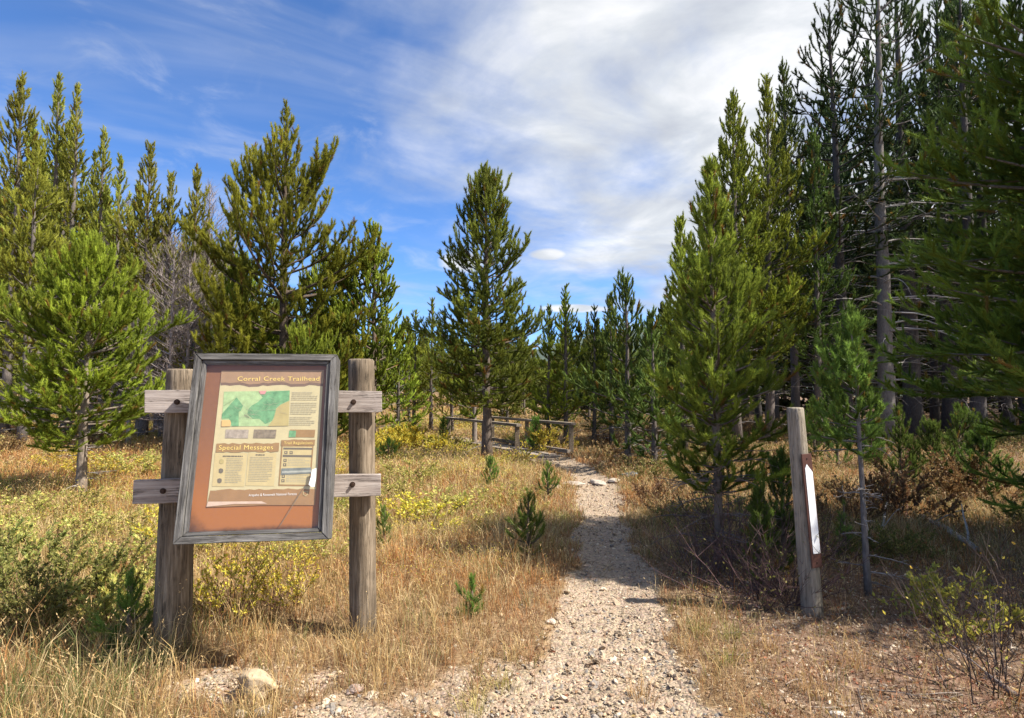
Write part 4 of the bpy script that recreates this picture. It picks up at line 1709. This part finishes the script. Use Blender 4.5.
bA = Vector((.20, 15.4, 0))
bB = Vector((1.50, 16.0, 0))
bd = Vector((-2.0, 4.2, 0)).normalized()
Lb = 5.2
zb = -.01
root = empty('footbridge', (.85, 15.7, zb))
tag(root, 'low weathered timber footbridge with post and rail sides, carrying the trail over a dip', 'bridge')
org = Vector((.85, 15.7, zb))
cr = bd.cross(Vector((0, 0, 1))).normalized()
npl = 30
for k in range(npl):
    c = (bA + bB) / 2 + bd * (Lb * (k + .5) / npl) - org + Vector((0, 0, zb + .0))
    random.seed(k)
    zz1 = random.uniform(-.004, .004)
    beam('deck_plank', c - cr * .78 + Vector((0, 0, zz1)), c + cr * .78 + Vector((0, 0, zz1)), Lb / npl - .014, .05, M_DECK, root, .005)
for sgn, st in ((-1, bA), (1, bB)):
    side = (bA + bB) / 2 + cr * .80 * sgn - org
    side.z = 0
    posts = [0.0, .5, 1.0]
    if sgn < 0:
        posts = [0.0, .42, 1.0]
    for f in posts:
        q = side + bd * (Lb * f)
        beam('post', q + Vector((0, 0, -.45)), q + Vector((0, 0, .81)), .12, .12, M_POST, root)
    beam('rail', side + bd * -.12 + Vector((0, 0, .845)), side + bd * (Lb + .12) + Vector((0, 0, .845)), .15, .07, M_BRIDGE, root)
    ins = -sgn * .10
    beam('kerb_rail', side + cr * ins + bd * -.05 + Vector((0, 0, .12)), side + cr * ins + bd * (Lb + .05) + Vector((0, 0, .12)), .10, .10, M_BRIDGE, root)
    beam('girder', side + cr * ins * 2.4 + Vector((0, 0, -.12)), side + cr * ins * 2.4 + bd * Lb + Vector((0, 0, -.12)), .16, .18, M_BRIDGE, root)
# short wing fence at the near right end
# ------------------------------------------------------------------ trailhead sign
def panel_mat():
    m, t, out = new_mat('stained_plywood')
    tcn = t.node('ShaderNodeTexCoord')
    sp = t.node('ShaderNodeSeparateXYZ')
    t.l.new(tcn.outputs['Object'], sp.inputs[0])
    n = t.noise(tcn.outputs['Object'], 7, 7, .65)
    n2 = t.noise(tcn.outputs['Object'], 40, 5, .7)
    # sun-bleached towards the top, bare orange ply at the bottom
    f = t.smooth(t.math('ADD', sp.outputs[2], t.math('MULTIPLY', n, .25)), -.30, .35)
    c = t.mix(f, (.36, .13, .028), (.20, .09, .05))
    c = t.mix(t.math('MULTIPLY', t.smooth(n, .5, .75), .4), c, (.30, .12, .05))
    c = t.mix(t.math('MULTIPLY', n2, .25), c, (.42, .22, .11))
    # damp stain creeping in from the lower left corner and along the bottom edge
    d1 = t.math('ADD', t.math('MULTIPLY', t.math('ADD', sp.outputs[0], .355), 1.3), t.math('MULTIPLY', t.math('ADD', sp.outputs[2], .48), 1.6))
    d1 = t.math('ADD', d1, t.math('MULTIPLY', t.math('SUBTRACT', n, .5), .35))
    st = t.math('SUBTRACT', 1.0, t.smooth(d1, .02, .22))
    d2 = t.math('ADD', t.math('ADD', sp.outputs[2], .488), t.math('MULTIPLY', t.math('SUBTRACT', n, .5), .06))
    st = t.math('MAXIMUM', st, t.math('SUBTRACT', 1.0, t.smooth(d2, .0, .035)))
    c = t.mix(t.math('MULTIPLY', st, .85), c, (.07, .035, .018))
    p = t.node('ShaderNodeBsdfPrincipled')
    t.put(p.inputs['Base Color'], c)
    p.inputs['Roughness'].default_value = .55
    t.l.new(p.outputs[0], out.inputs[0])
    return m


M_PANEL = panel_mat()
M_PAPER = flat_mat('poster_paper', (.56, .50, .31), .5, .3, .07, 14)
M_HEAD = flat_mat('poster_header', (.36, .24, .155), .5, .3, .1, 12)
M_DKBROWN = flat_mat('poster_torn_edge', (.20, .14, .11), .6, .3, .1, 30)
M_FOOT = flat_mat('poster_footer', (.33, .20, .10), .5, .3, .1, 12)
M_TITLE = flat_mat('title_ink', (.85, .66, .22), .5, .3, .04)
M_BANNER = flat_mat('banner_brown', (.33, .21, .10), .5, .3, .1, 20)
M_COLUMN = flat_mat('column_paper', (.55, .46, .25), .5, .3, .06, 20)
M_INK = flat_mat('ink', (.17, .15, .12), .6, .2, .05)
M_GREYINK = flat_mat('faded_ink', (.40, .37, .28), .6, .2, .05)
M_MAPL = flat_mat('map_pale_green', (.38, .52, .28), .5, .3, .22, 26)
M_MAPG = flat_mat('map_green', (.17, .36, .19), .5, .3, .30, 30)
M_MAPT = flat_mat('map_tan', (.45, .38, .18), .5, .3, .1, 18)
M_MAPP = flat_mat('map_pink', (.60, .30, .30), .5, .3, .05)
M_MAPO = flat_mat('map_orange', (.68, .45, .20), .5, .3, .05)
M_PH1 = flat_mat('photo_grey', (.38, .33, .28), .5, .3, .3, 40)
M_PH2 = flat_mat('photo_brown', (.24, .20, .15), .5, .3, .4, 40)
M_WHITE = flat_mat('white_paint', (.86, .87, .88), .45, .4, .03)
M_IRON = flat_mat('rusty_bolt', (.06, .035, .025), .6, .4, .3, 60, .5)
M_SLAT = flat_mat('brown_marker', (.085, .035, .026), .5, .4, .15, 20)

pl = ground(169.5, 650)
pr_ = ground(363, 637)
mid = (pl + pr_) / 2
sroot = empty('trailhead_sign', mid)
tag(sroot, 'tilted trailhead notice board in a grey timber frame between two thick wooden posts', 'notice board')


def round_post(name, base, top, r0, r1, parent, mat, seed, dome=.0, k=28, n=26, rough=.03):
    rng = np.random.default_rng(seed)
    A_ = Acc()
    base = np.array(base)
    top = np.array(top)
    V = []
    ax = (top - base)
    for i in range(n + 1):
        t_ = i / n
        r = r0 + (r1 - r0) * t_
        for j in range(k):
            a = 2 * math.pi * j / k
            q = 1 + rough * 2.2 * mnoise.noise(Vector((math.cos(a) * 1.6 + seed, math.sin(a) * 1.6, t_ * .9))) + rough * mnoise.noise(Vector((math.cos(a) * 5, math.sin(a) * 5 + seed, t_ * 4)))
            # long drying check
            q -= .10 * math.exp(-((((a - 4.2 - .25 * math.sin(t_ * 3)) + math.pi) % (2 * math.pi) - math.pi) / .07) ** 2) * max(0, min(1, (t_ - .1) * 4))
            V.append(base + ax * t_ + np.array([math.cos(a) * r * q, math.sin(a) * r * q, 0]))
    # bevelled, slightly slanted top
    lst = n * k
    for j in range(k):
        c = base + ax
        V.append(c + (V[lst + j] - c) * .88 + np.array([0, 0, .012]))
    V.append(base + ax + np.array([0, 0, .014]))
    i = np.arange(n + 1)[:, None] * k
    j = np.arange(k)[None, :]
    jn = (j + 1) % k
    Q = np.stack([i + j, i + jn, i + k + jn, i + k + j], -1).reshape(-1, 4)
    T = np.array([[(n + 1) * k + a, (n + 1) * k + (a + 1) % k, (n + 2) * k] for a in range(k)])
    return build(name, V, Q, T, mat, None, parent, True)


def rel(v):
    return Vector(v) - mid


back = .02
tl = at(181.5, 371, pl.y + .03)
tr_ = at(361.5, 361, pr_.y + .03)
round_post('post', rel((pl.x, pl.y + .02, pl.z - .25)), rel(tl), .118, .090, sroot, M_POST, 3)
round_post('post', rel((pr_.x, pr_.y + .02, pr_.z - .25)), rel(tr_), .092, .088, sroot, M_POST, 8)

axis = Vector((tr_.x - tl.x, tr_.y - tl.y, 0)).normalized()
front = Vector((axis.y, -axis.x, 0))                      # towards the viewer


def plank(name, cpx, cpy, L, hgt_, th_, tilt, off, seed):
    # centre on the line between the posts, in front of them
    r = ray(cpx, cpy)
    # solve for the plane front . (p - pl) = off
    o_ = Vector((0, 0, CAM_Z))
    d_ = (off - front.dot(o_ - Vector(tl))) / front.dot(r)
    c = o_ + r * d_
    ob = bm_obj(name, box_bm(L, th_, hgt_, .004, 2, 20, .004, seed), M_BOARD, sroot)
    ob.rotation_euler = (0, tilt, math.atan2(axis.y, axis.x))
    ob.location = c - mid
    return ob, c


p1, c1 = plank('cross_board', 269, 401.5, 1.44, .142, .045, R(.2), .115, 1)
p2, c2 = plank('cross_board', 263, 488.0, 1.48, .145, .045, R(.3), .135, 2)


def bolt(px, py, off):
    r = ray(px, py)
    o_ = Vector((0, 0, CAM_Z))
    d_ = (off - front.dot(o_ - Vector(tl))) / front.dot(r)
    c = o_ + r * d_
    bm = bmesh.new()
    m = Matrix.Rotation(math.pi / 2, 4, 'X')
    bmesh.ops.create_cone(bm, cap_ends=True, segments=16, radius1=.018, radius2=.018, depth=.003, matrix=m)
    bmesh.ops.create_cone(bm, cap_ends=True, segments=6, radius1=.0115, radius2=.0105, depth=.016, matrix=Matrix.Translation((0, -.008, 0)) @ m)
    ob = bm_obj('bolt', bm, M_IRON, sroot)
    ob.rotation_euler = (0, 0, math.atan2(axis.y, axis.x))
    ob.location = c - mid


bolt(177, 402, .139)
bolt(353.5, 402, .139)
bolt(163, 491, .159)
bolt(352.5, 484.5, .159)

# the framed board
BW, BH = .838, 1.135
TILT = R(12.5)
C0 = (Vector((-2.07444, 3.89408, 1.86558)) + Vector((-1.21009, 4.04724, 1.87060)) + Vector((-1.14614, 3.76252, .72207)) + Vector((-2.01048, 3.60936, .71705))) / 4
C0 = Vector((0, 0, CAM_Z)) + (C0 - Vector((0, 0, CAM_Z))) * .930
BW *= .985
BH *= .965
C0 = C0 + Vector((.022, 0, -.008))
bx_ = Vector((.8643, .13, .0)).normalized()
bz_ = Vector((-bx_.y * math.sin(TILT), bx_.x * math.sin(TILT), math.cos(TILT)))
by_ = bz_.cross(bx_)
bmx = Matrix((bx_, by_, bz_)).transposed().to_4x4()
bmx.translation = C0 - mid
board = empty('notice_case')
board.parent = sroot
board.matrix_local = bmx


def prism(name, pts, y0, y1, mat, parent, bev=.003):
    """outline in the board plane (x, z), from y0 (front) to y1 (back)"""
    bm = bmesh.new()
    f = [bm.verts.new((x, y0, z)) for x, z in pts]
    b = [bm.verts.new((x, y1, z)) for x, z in pts]
    n = len(pts)
    bm.faces.new(f)
    bm.faces.new(b[::-1])
    for i in range(n):
        bm.faces.new((f[(i + 1) % n], f[i], b[i], b[(i + 1) % n]))
    bmesh.ops.recalc_face_normals(bm, faces=bm.faces)
    if bev:
        bmesh.ops.bevel(bm, geom=list(bm.edges), offset=bev, segments=2, affect='EDGES')
    return bm_obj(name, bm, mat, parent)


def mitred(name, W0, H0, W1, H1, y0, y1, parent, gap=.0012):
    a, b, c, d = W0 / 2, H0 / 2, W1 / 2, H1 / 2
    g_ = gap
    prism(name, [(-a + g_, b), (a - g_, b), (c - g_, d), (-c + g_, d)], y0, y1, M_FRAMEH, parent)
    prism(name, [(-c + g_, -d), (c - g_, -d), (a - g_, -b), (-a + g_, -b)], y0, y1, M_FRAMEH, parent)
    prism(name, [(-a, b - g_), (-c, d - g_), (-c, -d + g_), (-a, -b + g_)], y0, y1, M_FRAME, parent)
    prism(name, [(c, d - g_), (a, b - g_), (a, -b + g_), (c, -d + g_)], y0, y1, M_FRAME, parent)


mitred('frame_side', BW, BH, BW - .080, BH - .080, -.042, .11, board)
mitred('frame_lip', BW - .083, BH - .083, BW - .128, BH - .128, -.028, .060, board)
IW, IH = BW - .130, BH - .130
bk = prism('back_panel', [(-IW / 2 - .02, -IH / 2 - .02), (IW / 2 + .02, -IH / 2 - .02), (IW / 2 + .02, IH / 2 + .02), (-IW / 2 - .02, IH / 2 + .02)], .0, .02, M_PANEL, board, 0)


def fill(bm, pts):
    """triangles of a concave outline"""
    vs = [bm.verts.new(p) for p in pts]
    for a, b, c in tessellate_polygon([[Vector((p[0], p[2], 0)) for p in pts]]):
        try:
            bm.faces.new((vs[a], vs[b], vs[c]))
        except ValueError:
            pass


def uv(cx_, cy_):
    u, v = .5, .5
    for _ in range(6):
        v = (cy_ - (16 + 3 * u)) / ((716 - 26 * u) - (16 + 3 * u))
        u = (cx_ - (85 - 77 * v)) / ((600 - 25 * v) - (85 - 77 * v))
    return ((u - .5) * BW * .97 - .014, (.5 - v) * BH * .985)


def sheet(name, pts, lvl, mat, parent):
    """a thin printed piece; pts measured on the poster, lvl = print layer"""
    P = [uv(*p) for p in pts]
    y = -.0006 * lvl
    bm = bmesh.new()
    fill(bm, [(x, y, z) for x, z in P])
    return bm_obj(name, bm, mat, parent)


def rectp(x0, y0, x1, y1, shear=0):
    return [(x0, y0), (x1, y0 - 0), (x1 - shear, y1), (x0 - shear, y1)]


def ragged(x0, x1, y, amp, n, seed, sl=0):
    rng = random.Random(seed)
    return [(x0 + (x1 - x0) * i / n, y + sl * i / n + rng.uniform(-amp, amp)) for i in range(n + 1)]


poster = sheet('poster', [(176, 74), (562, 70), (535, 577), (330, 580), (122, 590)], 3, M_PAPER, board)
rg = ragged(172, 559, 134, 5, 22, 4, -4)
sheet('header', [(176, 74), (562, 70), (557, 122)] + [(a, b - 8) for a, b in rg[::-1]], 5, M_HEAD, poster)
sheet('torn_edge', [(a, b - 9) for a, b in rg] + [(a, b + 2) for a, b in rg[::-1]], 4, M_DKBROWN, poster)
rg = ragged(136, 540, 528, 3.5, 22, 6, -10)
sheet('footer', rg + [(535, 577), (330, 580), (122, 590)], 5, M_FOOT, poster)
sheet('peeled_edge', [(128, 570), (330, 566), (350, 574), (225, 577), (122, 588)], 7, flat_mat('peeled_film', (.62, .47, .38), .4, .4, .1, 20), poster)


def words(name, txt, x0, y0, x1, h, mat, parent, lvl=8, slope=0.0, bold=.0, sx=None):
    """lettering fitted from (x0,y0) to x1, cap height h, all on the poster"""
    cu = bpy.data.curves.new(name, 'FONT')
    cu.body = txt
    cu.size = 1
    cu.resolution_u = 4
    cu.space_character = 1.08
    tmp = bpy.data.objects.new('tmp', cu)
    COL.objects.link(tmp)
    dg = bpy.context.evaluated_depsgraph_get()
    me = bpy.data.meshes.new_from_object(tmp.evaluated_get(dg))
    bpy.data.objects.remove(tmp)
    n = len(me.vertices)
    co = np.empty(n * 3)
    me.vertices.foreach_get('co', co)
    co = co.reshape(-1, 3)
    wd = co[:, 0].max() - co[:, 0].min()
    A0 = Vector(uv(x0, y0))
    A1 = Vector(uv(x1, y0 + slope))
    hh_ = (Vector(uv(x0, y0 - h)) - A0).length / .70
    ux = (A1 - A0)
    X_ = (co[:, 0] - co[:, 0].min()) / wd
    out = np.stack([A0.x + X_ * ux.x, -.0006 * lvl - np.random.default_rng(n).random(n) * 1.5e-4, A0.y + X_ * ux.y + co[:, 1] * hh_], -1)
    me.vertices.foreach_set('co', out.ravel())
    me.materials.clear()
    me.materials.append(mat)
    me.update()
    o = link(bpy.data.objects.new(name, me))
    o.parent = parent
    return o


words('title_lettering', 'Corral Creek Trailhead', 235, 115, 545, 17, M_TITLE, poster, 8, -2, .012)
# map
mp_ = [(185, 158), (432, 152), (428, 288), (176, 293)]
sheet('map', mp_, 5, M_MAPL, poster)
sheet('map_area', [(232, 180), (256, 212), (248, 232), (240, 236), (240, 291), (216, 292), (204, 262), (177, 262), (178, 244)], 6, M_MAPG, poster)
sheet('map_area', [(330, 158), (432, 152), (431, 190), (398, 206), (380, 222), (374, 250), (366, 270), (340, 282), (318, 262), (292, 262), (272, 244), (276, 226), (288, 212), (312, 198), (330, 180), (322, 168)], 6, M_MAPG, poster)
sheet('map_area', [(431, 192), (428, 288), (350, 290), (372, 262), (378, 240), (382, 222), (398, 208)], 7, M_MAPT, poster)
sheet('map_area', [(315, 155), (345, 154), (338, 167), (322, 168)], 8, M_MAPP, poster)
sheet('map_area', [(177, 268), (208, 268), (212, 280), (208, 292), (176, 293)], 8, M_MAPO, poster)
sheet('map_line', [(262, 246), (280, 257), (279, 259), (261, 248)], 9, M_INK, poster)
sheet('map_line', [(186, 210), (215, 190), (230, 179), (231, 181), (216, 192), (187, 212)], 9, M_MAPL, poster)


def lines(x0, x1, ys, seed, parent, mat, th_=1.6, shear=0, name='text_lines', short=.25, lvl=7):
    """rows of illegible fine print as broken dashes, one mesh"""
    rng = random.Random(seed)
    bm = bmesh.new()
    for i, y in enumerate(ys):
        sh = -shear * (y - ys[0])
        x = x0 + sh
        end = x1 + sh - (rng.random() * short * (x1 - x0) if rng.random() < .35 else 0)
        while x < end:
            w = rng.uniform(4, 14)
            xe = min(end, x + w)
            P = [uv(x, y), uv(xe, y - .2), uv(xe, y + th_), uv(x, y + th_)]
            bm.faces.new([bm.verts.new((a, -.0006 * lvl, b)) for a, b in P])
            x = xe + rng.uniform(1.2, 2.4)
    return bm_obj(name, bm, mat, parent)


bm = bmesh.new()
rg_ = random.Random(44)
for q in range(26):
    x_, y_ = rg_.uniform(186, 415), rg_.uniform(165, 280)
    a_ = rg_.uniform(-.9, .9)
    P_ = [(x_, y_)]
    for _ in range(rg_.randint(5, 12)):
        a_ += rg_.uniform(-.5, .5)
        x_ += 6 * math.cos(a_)
        y_ += 6 * math.sin(a_)
        if not (182 < x_ < 426 and 160 < y_ < 286):
            break
        P_.append((x_, y_))
    for (xa, ya), (xb, yb) in zip(P_[:-1], P_[1:]):
        w2 = .35
        bm.faces.new([bm.verts.new((uv(*p)[0], -.0006 * 10 - rg_.random() * 1e-4, uv(*p)[1])) for p in ((xa, ya - w2), (xb, yb - w2), (xb, yb + w2), (xa, ya + w2))])
bm_obj('map_contours', bm, M_GREYINK, poster)
lines(441, 540, [158, 165, 172, 179, 186, 199, 206, 213, 220, 227, 234, 241, 254, 261, 268, 275, 282], 1, poster, M_GREYINK, 2.2, .08)
sheet('photo', rectp(192, 304, 278, 337, 3), 5, M_PH1, poster)
sheet('photo', rectp(298, 303, 383, 336, 4), 5, M_PH2, poster)
sheet('photo', rectp(434, 302, 532, 331, 3), 5, M_BANNER, poster)
sheet('photo', rectp(432, 306, 458, 331, 2), 6, M_MAPG, poster)
# special messages
sheet('message_column', rectp(152, 392, 272, 515, 10), 5, M_COLUMN, poster)
sheet('message_column', rectp(276, 390, 384, 511, 9), 5, M_COLUMN, poster)
rg = ragged(158, 394, 358, 3, 16, 9, -4)
rg2 = ragged(155, 392, 390, 3, 16, 10, -5)
sheet('banner', rg + rg2[::-1], 6, M_BANNER, poster)
words('banner_lettering', 'Special Messages', 166, 381, 370, 17, M_TITLE, poster, 8, -4, .012)
words('column_heading', 'BEAR AWARE', 300, 399, 352, 5, M_INK, poster, 8, -1, .01) if False else lines(305, 345, [396], 3, poster, M_INK, 4)
lines(182, 258, [402], 4, poster, M_INK, 4)
lines(196, 258, [412 + 6.2 * i for i in range(15)], 5, poster, M_GREYINK, 1.8, .08)
lines(284, 372, [406 + 6.2 * i for i in range(15)], 6, poster, M_GREYINK, 1.8, .08)
for k, (a, b, m_) in enumerate([(177, 424, M_MAPT), (175, 458, M_INK), (170, 494, M_INK)]):
    sheet('pictogram', [(a + 9 * math.cos(q * .785) * (1 + .2 * math.sin(q * 3)), b + 9 * math.sin(q * .785)) for q in range(8)], 7, m_, poster)
# trail regulations
sheet('regulation_panel', rectp(402, 362, 526, 510, 10), 5, M_BANNER, poster)
sheet('regulation_column', rectp(407, 366, 520, 505, 10), 6, M_COLUMN, poster)
sheet('banner', ragged(402, 532, 342, 2, 10, 12, -3) + ragged(400, 530, 364, 2, 10, 13, -3)[::-1], 7, M_BANNER, poster)
words('banner_lettering', 'Trail Regulations', 412, 358, 522, 10, M_TITLE, poster, 9, -2, .008)
sheet('heading_bar', rectp(410, 370, 522, 377), 7, M_INK, poster)
sheet('heading_bar', rectp(408, 397, 521, 405), 7, M_INK, poster)
for (a, b) in [(414, 383), (434, 383), (411, 412), (410, 428), (406, 455), (405, 470), (404, 486)]:
    sheet('pictogram', rectp(a, b, a + 12, b + 11), 7, M_INK, poster)
    sheet('pictogram_figure', rectp(a + 3.5, b + 2.5, a + 7.5, b + 8), 8, M_COLUMN, poster)
lines(428, 516, [411, 417, 423, 429, 435, 470, 476, 482, 488, 494], 8, poster, M_GREYINK, 1.9, .08)
sheet('notice_strip', [(404, 447), (518, 442), (520, 464), (402, 470)], 9, flat_mat('grey_label', (.20, .22, .21), .4, .5, .25, 20), poster)
sheet('notice_strip', [(406, 457), (517, 452), (518, 459), (405, 464)], 10, flat_mat('pale_label', (.40, .42, .38), .4, .5, .2, 20), poster)
words('footer_lettering', 'Arapaho & Roosevelt National Forests', 280, 549, 463, 9, M_WHITE, poster, 8, -7, .008)
sheet('emblem', [(488, 529), (508, 528), (508, 538), (498, 546), (488, 540)], 8, M_COLUMN, poster)
sheet('emblem', [(491, 531), (505, 530), (505, 537), (498, 543), (491, 538)], 9, M_FOOT, poster)

# cracked acrylic pane
mg, t, out = new_mat('acrylic')
tr1 = t.node('ShaderNodeBsdfTransparent')
tr1.inputs[0].default_value = (.97, .96, .94, 1)
gl = t.node('ShaderNodeBsdfGlossy')
gl.inputs['Roughness'].default_value = .12
fr = t.node('ShaderNodeLayerWeight')
fr.inputs['Blend'].default_value = .5
mx = t.node('ShaderNodeMixShader')
t.put(mx.inputs[0], t.math('ADD', t.math('MULTIPLY', t.math('POWER', fr.outputs['Facing'], 4.0), .6), .045))
t.l.new(tr1.outputs[0], mx.inputs[1])
t.l.new(gl.outputs[0], mx.inputs[2])
t.l.new(mx.outputs[0], out.inputs[0])
bm = bmesh.new()
vs = [bm.verts.new(v) for v in ((-IW / 2 - .005, -.024, -IH / 2 - .005), (IW / 2 + .005, -.024, -IH / 2 - .005), (IW / 2 + .005, -.024, IH / 2 + .005), (-IW / 2 - .005, -.024, IH / 2 + .005))]
bm.faces.new(vs)
pane = bm_obj('pane', bm, mg, board)


def on_pane(name, pts, mat, lift=.0255):
    bm = bmesh.new()
    fill(bm, [(uv(*p)[0], -lift, uv(*p)[1]) for p in pts])
    return bm_obj(name, bm, mat, pane)


on_pane('crack', [(520, 478), (521.5, 479), (478, 540), (440, 600), (404, 652), (402, 651), (438, 599), (476, 539)], M_INK)
on_pane('reflection_patch', [(524, 452), (541, 445), (540, 482), (535, 512), (524, 514), (512, 505), (520, 478)], M_WHITE, .026)  # pale sky reflection on the acrylic, painted as a flat white shape

# ------------------------------------------------------------------ leaning marker post
b = ground(814.5, 614)
tp_ = at(795, 409, b.y + .06)
mroot = empty('marker_post', b)
tag(mroot, 'leaning round grey trail marker post with a brown strip and white pointed blaze', 'post')
round_post('post', (0, 0, -.25), Vector(tp_) - b, .078, .061, mroot, M_POSTG, 15, rough=.02)
axp = (Vector(tp_) - b).normalized()
az = R(-76)
nrm = Vector((math.cos(az), math.sin(az), 0))
nrm = (nrm - axp * nrm.dot(axp)).normalized()
xx = axp.cross(nrm).normalized()
mm = Matrix((xx, -nrm, axp)).transposed().to_4x4()
hp = (Vector(tp_) - b).length
cz = hp * .5 - .015
mm.translation = axp * (hp * .505) + nrm * .072 + xx * -.0
sl = bm_obj('marker_strip', box_bm(.085, .012, .82, .003), M_SLAT, mroot)
sl.matrix_local = mm
ps_ = [(-.026, -.31), (.034, -.31), (.034, .275), (-.010, .335), (-.026, .305)]
o = prism('white_blaze', ps_, -.0095, -.0062, M_WHITE, sl, 0)
for zz2 in (.375, -.375):
    bm = bmesh.new()
    bmesh.ops.create_cone(bm, cap_ends=True, segments=10, radius1=.006, radius2=.004, depth=.004, matrix=Matrix.Translation((0, -.009, zz2)) @ Matrix.Rotation(math.pi / 2, 4, 'X'))
    bm_obj('screw', bm, M_IRON, sl)

# the case's pieces hang straight from the sign
bpy.context.view_layer.update()
for ch in list(board.children):
    ml = ch.matrix_local.copy()
    ch.parent = sroot
    ch.matrix_parent_inverse = Matrix.Identity(4)
    ch.matrix_local = bmx @ ml
bpy.data.objects.remove(board)
